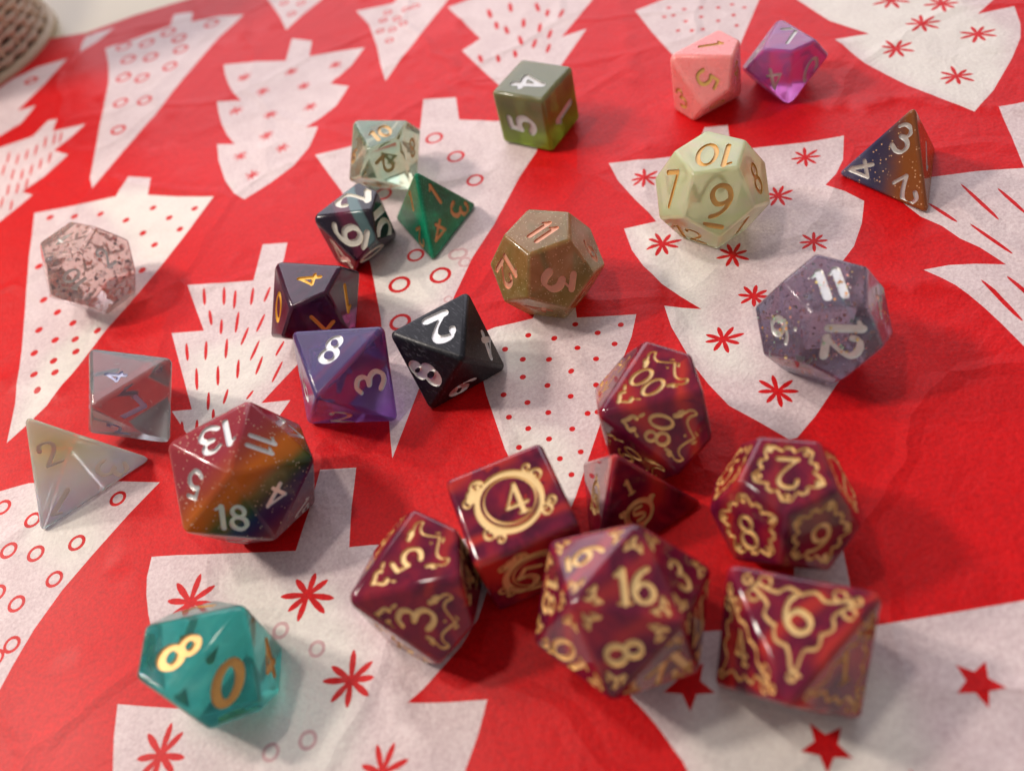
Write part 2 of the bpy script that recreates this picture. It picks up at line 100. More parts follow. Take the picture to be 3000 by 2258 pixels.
NUM=[('red6', '4', 5, [0.006, 0.094, 1.7753], [-1.0, 0.0033, -0.0], 0.5913), ('red6', '5', 2, [0.8877, -0.2021, 0.772], [0.0, 0.4133, 0.9106], 0.756), ('red4', '1', 1, [0.2616, -0.0733, 1.2631], [-0.3308, 0.0527, 0.9422], 0.3151), ('red4', '2', 1, [0.9237, 0.6331, -0.0287], [0.3597, 0.8652, -0.3494], 0.2657), ('red10a', '00', 8, [0.0032, -0.0069, 1.8249], [-0.7884, -0.6152, -0.0], 0.465), ('red10a', '80', 9, [0.1509, -0.7437, 1.422], [-0.9296, 0.0988, 0.3551], 0.4395), ('red10a', '60', 5, [-0.4206, -0.806, 0.8083], [-0.6201, 0.2917, 0.7283], 0.3935), ('red10a', '70', 7, [-0.7665, 0.394, 1.286], [-0.3874, -0.9129, 0.1287], 0.3968), ('red10b', '5', 8, [0.0298, 0.0426, 1.8233], [-0.794, -0.6079, -0.0], 0.5074), ('red10b', '3', 9, [0.1659, -0.7565, 1.3994], [-0.9696, 0.0064, 0.2447], 0.6004), ('red8', '6', 7, [0.0636, -0.0456, 1.7456], [0.6315, -0.7754, -0.0], 0.5909), ('red8', '4', 6, [0.5942, 0.5518, 1.1991], [0.4497, -0.7164, 0.5334], 0.4957), ('red8', '1', 5, [-0.7517, 0.1935, 1.2958], [0.1912, -0.4664, 0.8637], 0.5138), ('red20', '16', 19, [-0.0777, -0.0294, 2.3345], [0.7691, -0.6392, 0.0], 0.5146), ('red20', '8', 15, [-0.5742, 0.6476, 1.9614], [-0.469, -0.8194, 0.3296], 0.5481), ('red20', '6_', 18, [0.7358, 0.0547, 2.0743], [-0.3327, -0.8578, 0.3918], 0.508), ('red20', '3', 12, [-0.3648, -0.699, 2.0305], [0.9504, -0.3004, 0.0811], 0.4676), ('red20', '10', 13, [-0.0025, 1.1628, 1.3805], [0.3071, 0.3147, -0.8981], 0.5523), ('red20', '12', 14, [-1.1376, 0.221, 1.3993], [-0.3916, -0.253, -0.8847], 0.6111), ('red12', '2', 11, [0.0022, -0.0269, 1.9615], [-0.0676, -0.9977, 0.0], 0.5524), ('red12', '8', 10, [-0.5848, -0.7137, 1.3286], [-0.2148, 0.6562, 0.7234], 0.5532), ('red12', '9', 8, [0.4445, -0.8042, 1.3382], [0.3786, 0.6316, 0.6765], 0.5355), ('red12', '5', 7, [-0.845, 0.3662, 1.3322], [0.5237, 0.7532, 0.398], 0.4861), ('red12', '7', 9, [0.9172, 0.1741, 1.3091], [0.0905, -0.9564, 0.2777], 0.6353), ('purple8', '8', 7, [0.0286, 0.0054, 1.6888], [0.7854, 0.619, 0.0], 0.6896), ('purple8', '3', 3, [0.2432, -0.7768, 1.0774], [-0.8758, -0.0594, 0.479], 0.6958), ('purple8', '2', 1, [-0.5752, -0.4881, 0.4379], [0.0268, -0.4684, 0.8831], 0.7392), ('purple8', '6', 5, [-0.7925, 0.2231, 1.0492], [0.3346, 0.909, 0.2487], 0.6096), ('black', '2', 7, [0.0488, 0.0078, 1.5331], [0.9345, -0.3559, 0.0], 0.7411), ('black', '4', 6, [0.5308, 0.6336, 0.7375], [0.6849, -0.3716, -0.6267], 0.5671), ('black', '8', 3, [0.1397, -0.7504, 0.9139], [-0.9648, -0.2628, -0.0116], 0.7049), ('black', '6.', 2, [0.5987, -0.2344, 0.2742], [0.3894, 0.7764, 0.4955], 0.584), ('gold10', '4', 8, [0.1738, 0.1711, 1.7134], [-0.2948, -0.9556, 0.0], 0.5382), ('gold10', '0', 9, [0.27, -0.6939, 1.3093], [-0.7598, 0.301, 0.5762], 0.6342), ('gold10', '1', 3, [0.3422, 0.7806, 1.0379], [0.4656, -0.2054, -0.8609], 0.6326), ('gold10', '7', 4, [0.8396, 0.134, 1.0406], [-0.0598, 0.5495, -0.8333], 0.5522), ('teal', '8', 8, [0.0956, 0.1587, 1.716], [-0.8035, -0.5953, -0.0], 0.6665), ('teal', '0', 7, [-0.6041, 0.5061, 1.2588], [-0.2115, -0.9178, 0.3359], 0.6883), ('teal', '4', 6, [-0.8431, -0.1003, 0.5842], [0.0884, -0.6927, 0.7158], 0.6199), ('teal', '7', 9, [0.3278, -0.8296, 1.1224], [0.9755, 0.0141, -0.2196], 0.566), ('olive', '4', 5, [0.011, -0.1499, 1.5888], [0.9855, 0.1698, 0.0], 0.8521), ('olive', '5', 1, [-0.0313, -0.7944, 0.7279], [-0.9998, -0.0, -0.0216], 0.7713), ('olive', '1', 2, [0.7944, 0.0362, 0.6919], [-0.0, -0.9907, -0.136], 0.7808), ('pale12', '10', 11, [0.1139, 0.079, 2.0621], [0.9975, -0.0707, 0.0], 0.7439), ('pale12', '9_', 9, [0.9018, 0.27, 1.4563], [-0.486, 0.1949, 0.8519], 0.7503), ('pale12', '7', 8, [0.4936, -0.7933, 1.468], [-0.6642, 0.0286, 0.747], 0.7949), ('pale12', '12', 2, [0.7417, -0.415, 0.4129], [0.4179, -0.1594, 0.8944], 0.6546), ('pale12', '8', 6, [0.0787, 0.9406, 1.4488], [-0.5183, -0.352, 0.7794], 0.6546), ('tan', '11', 11, [-0.0354, -0.0956, 2.0004], [0.9382, -0.346, -0.0], 0.5683), ('tan', '12', 7, [-0.8126, 0.4389, 1.4], [-0.5076, -0.7924, -0.3384], 0.5637), ('tan', '3', 10, [-0.6153, -0.7187, 1.3446], [0.5791, -0.7294, -0.3641], 0.6509), ('tan', '6.', 8, [0.4846, -0.8331, 1.3098], [-0.1727, 0.4176, 0.8921], 0.4981), ('rainbow', '13', 19, [0.0317, 0.0284, 2.4175], [0.4997, -0.8662, -0.0], 0.6078), ('rainbow', '11', 18, [0.7623, 0.0742, 2.1456], [0.745, 0.0418, -0.6658], 0.5011), ('rainbow', '5', 12, [-0.2734, -0.7647, 2.1051], [-0.2616, -0.6982, -0.6664], 0.5246), ('rainbow', '18', 10, [0.3336, -1.1021, 1.5798], [0.2132, 0.3857, 0.8977], 0.543), ('rainbow', '4', 17, [1.0037, -0.6117, 1.5108], [-0.3886, -0.8701, -0.303], 0.4697), ('rainbow', '17', 16, [0.8413, 0.7549, 1.6426], [-0.3103, 0.6549, -0.6891], 0.6139), ('rainbow', '15', 4, [0.9664, -0.3244, 0.4604], [0.1937, 0.9649, -0.1771], 0.4697), ('rainbow', '2', 6, [-0.0674, -1.0759, 0.6273], [0.5447, -0.284, 0.7891], 0.6139), ('glit12', '11', 11, [0.0054, -0.0289, 2.0249], [0.6731, 0.7395, 0.0], 0.6927), ('glit12', '9.', 7, [-0.8742, 0.2844, 1.4428], [0.393, 0.9191, 0.0303], 0.5473), ('glit12', '12', 10, [-0.5312, -0.719, 1.4924], [0.6858, -0.7035, -0.1865], 0.6574), ('glit12', '4', 8, [0.5675, -0.7215, 1.4521], [-0.5781, -0.6484, -0.4953], 0.5301), ('dark', '2', 8, [0.123, 0.1599, 1.5161], [-0.9376, -0.3478, 0.0], 0.8132), ('dark', '6_', 9, [0.1167, -0.6481, 1.144], [-0.9553, 0.0455, 0.292], 0.7459), ('dark', '10', 4, [0.7642, -0.0055, 0.9109], [-0.1363, 0.9051, -0.4027], 0.9307), ('clear10', '10', 8, [0.2542, 0.1255, 1.6221], [-0.9538, -0.3005, 0.0], 0.5285), ('clear10', '8', 3, [0.2651, 0.7712, 0.9465], [0.5457, -0.2498, -0.7999], 0.4635), ('clear10', '6', 9, [0.1441, -0.7394, 1.1596], [-0.166, 0.5818, 0.7962], 0.4079), ('violet', '7', 8, [0.0238, 0.1083, 1.4907], [-0.9263, -0.3767, 0.0], 0.7189), ('violet', '4', 4, [0.7402, 0.1022, 0.7197], [-0.0041, 0.249, -0.9685], 0.5747), ('violet', '0', 3, [0.148, 0.764, 0.7473], [-0.3313, 0.1322, 0.9342], 0.639), ('pink', '1', 8, [0.0831, 0.1233, 1.6059], [0.8851, 0.4653, 0.0], 0.5977), ('pink', '5', 9, [0.3213, -0.6809, 1.1708], [0.9487, -0.0607, -0.3102], 0.5706), ('pink', '3', 5, [-0.3987, -0.6863, 0.5266], [-0.4909, 0.2193, 0.8432], 0.5157), ('mott', '4', 11, [-0.1232, 0.0265, 1.9708], [0.3687, 0.9295, -0.0], 0.4084), ('mott', '2', 9, [0.881, 0.0285, 1.4636], [-0.4866, 0.2009, 0.8502], 0.4978), ('grey8', '4', 7, [0.1985, -0.0178, 1.5718], [-0.1772, -0.9842, -0.0], 0.4439), ('grey8', '7', 6, [0.7439, 0.2834, 1.0892], [-0.7409, 0.6415, 0.1988], 0.5726), ('pearl4', '1', 1, [0.4781, -0.7594, 0.332], [-0.0797, -0.8955, -0.4378], 0.6594), ('pearl4', '3', 1, [0.7872, 0.3942, 0.332], [0.4119, 0.5983, -0.6873], 0.6033), ('pearl4', '2', 1, [0.2736, -0.2004, 1.3], [-0.2586, 0.2924, 0.9207], 0.5443), ('orange4', '3', 3, [-0.161, -0.1883, 1.2548], [0.2376, 0.2338, 0.9428], 0.6247), ('orange4', '4', 3, [-0.8469, 0.0301, 0.3198], [-0.7248, 0.4755, -0.4985], 0.6402), ('orange4', '2', 3, [-0.0377, -0.7869, 0.3043], [0.3868, -0.6917, -0.6098], 0.6325), ('green4', '1', 1, [0.2944, 0.0215, 1.0683], [-0.3207, 0.0909, 0.9428], 0.5464), ('green4', '3', 1, [0.6534, 0.3485, 0.3269], [0.4038, 0.6964, -0.5933], 0.6225), ('green4', '4', 1, [0.3963, -0.5441, 0.3758], [-0.0643, -0.8808, -0.4691], 0.5613), ('green4', '1', 3, [-0.3111, -0.1217, 0.9914], [-0.1366, 0.5489, 0.8246], 0.4808), ('green4', '2', 3, [-0.1005, -0.6762, 0.3035], [0.2635, -0.6292, -0.7312], 0.4808), ('olive', '2', 3, [-0.7944, 0.0, 0.7944], [0.0, 0.7071, -0.7071], 0.8014), ('olive', '3', 4, [0.0, 0.7944, 0.7944], [0.7071, 0.0, 0.7071], 0.8014), ('black', '1', 1, [-0.511, -0.511, 0.511], [-0.4945, 0.7302, -0.4714], 0.6493), ('black', '3', 4, [-0.187, 0.6981, 0.511], [-0.7934, -0.3851, -0.4714], 0.6493), ('black', '5', 5, [-0.6981, 0.187, 1.0221], [-0.0632, -0.8797, 0.4714], 0.6493), ('purple8', '1', 2, [0.769, -0.2061, 0.5629], [0.322, -0.0863, 0.9428], 0.6835), ('purple8', '4', 4, [-0.2061, 0.769, 0.5629], [-0.7934, -0.3851, -0.4714], 0.6835), ('purple8', '5', 6, [0.5629, 0.5629, 1.1259], [0.2357, 0.2357, -0.9428], 0.6835), ('tan', '1', 1, [0.5784, 0.6825, 0.5529], [0.2892, 0.3411, 0.8944], 0.5703), ('tan', '2', 2, [0.8278, -0.3392, 0.5529], [-0.2327, -0.9324, 0.2764], 0.5703), ('tan', '4', 3, [-0.8691, -0.2121, 0.5529], [-0.3598, 0.8912, 0.2764], 0.5703), ('tan', '5', 4, [-0.0668, -0.8921, 0.5529], [-0.0334, -0.446, 0.8944], 0.5703), ('tan', '7', 5, [-0.4703, 0.761, 0.5529], [-0.8817, -0.3824, 0.2764], 0.5703), ('tan', '8', 6, [0.0668, 0.8921, 1.4475], [0.5591, -0.4047, 0.7236], 0.5703), ('tan', '9', 9, [0.8691, 0.2121, 1.4475], [-0.4909, 0.4852, 0.7236], 0.5703), ('rainbow', '1', 1, [0.4876, -0.6415, 0.3078], [-0.915, -0.2274, -0.3333], 0.543), ('rainbow', '3', 2, [0.3117, 0.7431, 0.3078], [0.2884, 0.6873, 0.6667], 0.543), ('rainbow', '6', 3, [0.9921, 0.5608, 0.8058], [0.5308, -0.4034, 0.7453], 0.543), ('rainbow', '7', 5, [-0.7994, -0.1016, 0.3078], [0.2606, 0.9061, -0.3333], 0.543), ('rainbow', '8', 7, [-0.8058, -0.8058, 0.8058], [-0.7325, 0.6688, 0.1273], 0.543), ('rainbow', '9', 8, [-0.295, 1.1008, 0.8058], [0.9454, 0.2999, 0.1273], 0.543), ('rainbow', '10', 9, [-0.9817, 0.5788, 0.8058], [0.084, 0.6614, 0.7453], 0.543), ('rainbow', '12', 11, [-0.9921, -0.5608, 1.6117], [-0.5308, 0.4034, -0.7453], 0.543), ('rainbow', '14', 13, [0.0104, 1.1396, 1.6117], [0.6147, 0.2579, -0.7454], 0.543), ('rainbow', '16', 14, [-1.1008, 0.2949, 1.6117], [0.2001, -0.4454, 0.8727], 0.543), ('rainbow', '19', 15, [-0.4876, 0.6415, 2.1097], [0.915, 0.2274, 0.3333], 0.543), ('red8', '2', 1, [-0.5818, -0.5818, 0.5819], [-0.4945, 0.7302, -0.4714], 0.5335), ('red8', '3', 2, [0.7948, -0.213, 0.5819], [0.3219, -0.0863, 0.9428], 0.5335), ('red8', '5', 3, [0.213, -0.7948, 1.1637], [-0.8797, -0.0632, 0.4714], 0.5335), ('red8', '7', 4, [-0.213, 0.7948, 0.5819], [-0.7934, -0.3851, -0.4714], 0.5335), ('red6', '1', 1, [0.0, -0.8877, 0.8877], [-0.7071, 0.0, -0.7071], 0.6737), ('red6', '2', 3, [-0.8877, 0.0, 0.8877], [0.0, 0.7071, -0.7071], 0.6737), ('red6', '3', 4, [0.0, 0.8877, 0.8877], [0.7071, 0.0, 0.7071], 0.6737), ('red20', '1', 1, [0.4709, -0.6195, 0.2972], [-0.915, -0.2274, -0.3333], 0.5336), ('red20', '2', 2, [0.3011, 0.7176, 0.2972], [0.2884, 0.6873, 0.6667], 0.5336), ('red20', '4', 3, [0.958, 0.5416, 0.7782], [0.5307, -0.4035, 0.7453], 0.5336), ('red20', '5', 4, [1.063, -0.2848, 0.7782], [-0.213, -0.9687, 0.1273], 0.5336), ('red20', '7', 5, [-0.772, -0.0981, 0.2972], [0.2606, 0.9061, -0.3333], 0.5336), ('red20', '9', 6, [-0.01, -1.1005, 0.7782], [-0.6147, -0.2579, 0.7454], 0.5336), ('red20', '11', 7, [-0.7782, -0.7782, 0.7782], [-0.7324, 0.6688, 0.1273], 0.5336), ('red20', '13', 8, [-0.2848, 1.063, 0.7782], [0.9454, 0.3, 0.1273], 0.5336), ('red20', '14', 9, [-0.948, 0.5589, 0.7782], [0.084, 0.6614, 0.7453], 0.5336), ('red20', '15', 10, [0.2848, -1.063, 1.5563], [0.2857, 0.396, 0.8727], 0.5336), ('red20', '17', 11, [-0.958, -0.5416, 1.5563], [-0.5307, 0.4035, -0.7453], 0.5336), ('red20', '18', 16, [0.7782, 0.7782, 1.5563], [-0.4858, 0.0495, 0.8727], 0.5336), ('red20', '19', 17, [0.948, -0.5589, 1.5563], [-0.084, -0.6614, -0.7453], 0.5336), ('glit12', '1', 1, [0.5855, 0.6908, 0.5596], [0.2891, 0.3412, 0.8944], 0.6069), ('glit12', '2', 2, [0.8379, -0.3433, 0.5596], [-0.2328, -0.9324, 0.2764], 0.6069), ('glit12', '3', 3, [-0.8797, -0.2147, 0.5596], [-0.3598, 0.8912, 0.2764], 0.6069), ('glit12', '5', 4, [-0.0676, -0.903, 0.5596], [-0.0334, -0.446, 0.8944], 0.6069), ('glit12', '6', 5, [-0.4761, 0.7703, 0.5596], [-0.8817, -0.3825, 0.2764], 0.6069), ('glit12', '7', 6, [0.0676, 0.903, 1.4652], [0.5591, -0.4047, 0.7236], 0.6069), ('glit12', '8', 9, [0.8797, 0.2147, 1.4652], [-0.4908, 0.4852, 0.7236], 0.6069), ('red12', '1', 1, [0.5671, 0.6692, 0.5421], [0.2892, 0.3411, 0.8944], 0.5525), ('red12', '3', 2, [0.8117, -0.3326, 0.5421], [-0.2328, -0.9324, 0.2764], 0.5525), ('red12', '4', 3, [-0.8522, -0.208, 0.5421], [-0.3597, 0.8912, 0.2764], 0.5525), ('red12', '6', 4, [-0.0655, -0.8747, 0.5421], [-0.0334, -0.446, 0.8944], 0.5525), ('red12', '10', 5, [-0.4612, 0.7462, 0.5421], [-0.8817, -0.3824, 0.2764], 0.5525), ('red12', '11', 6, [0.0655, 0.8747, 1.4194], [0.5591, -0.4047, 0.7236], 0.5525), ('pale12', '1', 1, [0.5963, 0.7035, 0.5699], [0.2891, 0.3412, 0.8944], 0.7197), ('pale12', '2', 3, [-0.8959, -0.2187, 0.5699], [-0.3598, 0.8911, 0.2764], 0.7197), ('pale12', '3', 4, [-0.0689, -0.9196, 0.5699], [-0.0334, -0.446, 0.8944], 0.7197), ('pale12', '4', 5, [-0.4848, 0.7845, 0.5699], [-0.8817, -0.3825, 0.2764], 0.7197), ('pale12', '5', 7, [-0.8533, 0.3497, 1.4921], [0.5576, 0.4067, 0.7236], 0.7197), ('pale12', '6', 10, [-0.5963, -0.7035, 1.4921], [-0.8149, 0.5095, -0.2764], 0.7197), ('teal', '1', 1, [0.5471, -0.5658, 0.429], [0.2061, 0.9169, -0.3417], 0.6352), ('teal', '2', 2, [-0.369, 0.6952, 0.429], [0.9357, -0.0874, -0.3417], 0.6352), ('teal', '3', 3, [0.2897, 0.8058, 1.1231], [0.4111, -0.1755, -0.8945], 0.6352), ('teal', '5', 4, [0.8559, 0.0265, 1.1231], [-0.0399, 0.4452, -0.8945], 0.6352), ('teal', '6', 5, [-0.2897, -0.8058, 0.5929], [-0.4111, 0.1755, 0.8945], 0.6352), ('gold10', '2', 1, [0.5463, -0.5649, 0.4283], [0.2061, 0.9169, -0.3417], 0.5893), ('gold10', '3', 2, [-0.3685, 0.6941, 0.4283], [0.9357, -0.0874, -0.3417], 0.5893), ('gold10', '5', 5, [-0.2892, -0.8045, 0.5919], [-0.4111, 0.1755, 0.8945], 0.5893), ('gold10', '6', 6, [-0.8546, -0.0264, 0.5919], [0.0399, -0.4452, 0.8946], 0.5893), ('gold10', '8', 7, [-0.5463, 0.5649, 1.285], [-0.2061, -0.9169, 0.3417], 0.5893), ('violet', '1', 1, [0.4753, -0.4916, 0.3727], [0.206, 0.917, -0.3417], 0.6442), ('violet', '2', 2, [-0.3206, 0.6039, 0.3727], [0.9357, -0.0874, -0.3417], 0.6442), ('violet', '3', 5, [-0.2516, -0.7, 0.515], [-0.4111, 0.1755, 0.8945], 0.6442), ('violet', '5', 6, [-0.7435, -0.023, 0.515], [0.0399, -0.4452, 0.8945], 0.6442), ('violet', '6', 7, [-0.4753, 0.4916, 1.118], [-0.206, -0.917, 0.3417], 0.6442), ('violet', '8', 9, [0.3206, -0.6039, 1.118], [-0.9357, 0.0874, 0.3417], 0.6442), ('pink', '0', 1, [0.512, -0.5295, 0.4015], [0.206, 0.917, -0.3417], 0.5613), ('pink', '2', 2, [-0.3454, 0.6506, 0.4015], [0.9357, -0.0874, -0.3417], 0.5613), ('pink', '4', 3, [0.2711, 0.7541, 1.0511], [0.4111, -0.1755, -0.8945], 0.5613), ('pink', '6', 4, [0.801, 0.0248, 1.0511], [-0.0399, 0.4452, -0.8945], 0.5613), ('pink', '7', 6, [-0.801, -0.0248, 0.5548], [0.0399, -0.4452, 0.8945], 0.5613), ('pink', '8', 7, [-0.512, 0.5295, 1.2044], [-0.206, -0.917, 0.3417], 0.5613), ('dark', '0', 1, [0.4834, -0.4999, 0.379], [0.206, 0.9169, -0.3417], 0.8299), ('dark', '1', 2, [-0.3261, 0.6142, 0.379], [0.9357, -0.0874, -0.3417], 0.8299), ('dark', '3', 3, [0.2559, 0.7119, 0.9923], [0.4111, -0.1755, -0.8945], 0.8299), ('dark', '4', 5, [-0.2559, -0.7119, 0.5238], [-0.4111, 0.1755, 0.8945], 0.8299), ('dark', '5', 6, [-0.7561, -0.0234, 0.5238], [0.0399, -0.4452, 0.8946], 0.8299), ('dark', '7', 7, [-0.4833, 0.4999, 1.1371], [-0.206, -0.9169, 0.3417], 0.8299), ('red10a', '10', 1, [0.5818, -0.6018, 0.4562], [0.206, 0.917, -0.3417], 0.4237), ('red10a', '20', 2, [-0.3925, 0.7393, 0.4562], [0.9357, -0.0874, -0.3417], 0.4237), ('red10a', '30', 3, [0.308, 0.857, 1.1944], [0.4111, -0.1755, -0.8945], 0.4237), ('red10a', '40', 4, [0.9102, 0.0281, 1.1944], [-0.0399, 0.4452, -0.8945], 0.4237), ('red10a', '50', 6, [-0.9102, -0.0281, 0.6305], [0.0399, -0.4452, 0.8945], 0.4237), ('red10b', '0', 1, [0.5813, -0.6012, 0.4558], [0.2061, 0.9169, -0.3417], 0.5539), ('red10b', '1', 2, [-0.3921, 0.7386, 0.4558], [0.9357, -0.0874, -0.3417], 0.5539), ('red10b', '2', 3, [0.3078, 0.8562, 1.1934], [0.4111, -0.1755, -0.8945], 0.5539), ('red10b', '4', 4, [0.9094, 0.0281, 1.1934], [-0.0399, 0.4452, -0.8945], 0.5539), ('red10b', '6', 5, [-0.3078, -0.8562, 0.6299], [-0.4111, 0.1755, 0.8945], 0.5539), ('red10b', '7', 6, [-0.9094, -0.0281, 0.6299], [0.0399, -0.4452, 0.8945], 0.5539), ('red10b', '8', 7, [-0.5813, 0.6012, 1.3675], [-0.2061, -0.9169, 0.3417], 0.5539), ('clear10', '0', 1, [0.5171, -0.5349, 0.4055], [0.2061, 0.9169, -0.3417], 0.4666), ('clear10', '1', 2, [-0.3489, 0.6571, 0.4055], [0.9357, -0.0874, -0.3417], 0.4666), ('clear10', '2', 4, [0.809, 0.025, 1.0617], [-0.0399, 0.4452, -0.8945], 0.4666), ('clear10', '3', 5, [-0.2738, -0.7617, 0.5604], [-0.4111, 0.1755, 0.8945], 0.4666), ('clear10', '4', 6, [-0.809, -0.025, 0.5604], [0.0399, -0.4452, 0.8945], 0.4666), ('clear10', '5', 7, [-0.5171, 0.5348, 1.2166], [-0.2061, -0.9169, 0.3417], 0.4666), ('mott', '1', 1, [0.5699, 0.6724, 0.5447], [0.2891, 0.3412, 0.8944], 0.4531), ('mott', '3', 2, [0.8156, -0.3342, 0.5447], [-0.2328, -0.9324, 0.2764], 0.4531), ('mott', '5', 3, [-0.8562, -0.209, 0.5447], [-0.3598, 0.8911, 0.2764], 0.4531), ('mott', '6', 4, [-0.0658, -0.8789, 0.5447], [-0.0335, -0.446, 0.8944], 0.4531), ('mott', '7', 5, [-0.4634, 0.7497, 0.5447], [-0.8817, -0.3825, 0.2764], 0.4531), ('mott', '8', 6, [0.0658, 0.8789, 1.4261], [0.5591, -0.4046, 0.7236], 0.4531), ('mott', '9', 7, [-0.8156, 0.3342, 1.4261], [0.5576, 0.4067, 0.7236], 0.4531), ('mott', '10', 8, [0.4634, -0.7497, 1.4261], [-0.7364, -0.6175, -0.2764], 0.4531), ('mott', '11', 10, [-0.5699, -0.6724, 1.4261], [-0.8149, 0.5095, -0.2764], 0.4531), ('grey8', '1', 1, [-0.5239, -0.5239, 0.5239], [-0.4945, 0.7302, -0.4714], 0.5082), ('grey8', '2', 2, [0.7157, -0.1918, 0.5239], [0.322, -0.0863, 0.9428], 0.5082), ('grey8', '3', 3, [0.1918, -0.7157, 1.0479], [-0.8797, -0.0631, 0.4714], 0.5082), ('grey8', '5', 4, [-0.1918, 0.7157, 0.5239], [-0.7934, -0.3851, -0.4714], 0.5082), ('grey8', '6', 5, [-0.7157, 0.1918, 1.0479], [-0.0631, -0.8797, 0.4714], 0.5082), ('pearl4', '4', 2, [-0.1338, 0.4996, 0.7314], [0.0863, -0.322, 0.9428], 0.6023), ('orange4', '1', 1, [0.4447, -0.1191, 0.6511], [-0.0632, -0.8797, -0.4714], 0.6325), ('red4', '3', 2, [-0.1239, 0.4625, 0.6772], [0.0863, -0.322, 0.9428], 0.2904), ('red4', '4', 3, [-0.3386, -0.3386, 0.6772], [-0.7302, 0.4945, -0.4714], 0.2904)]
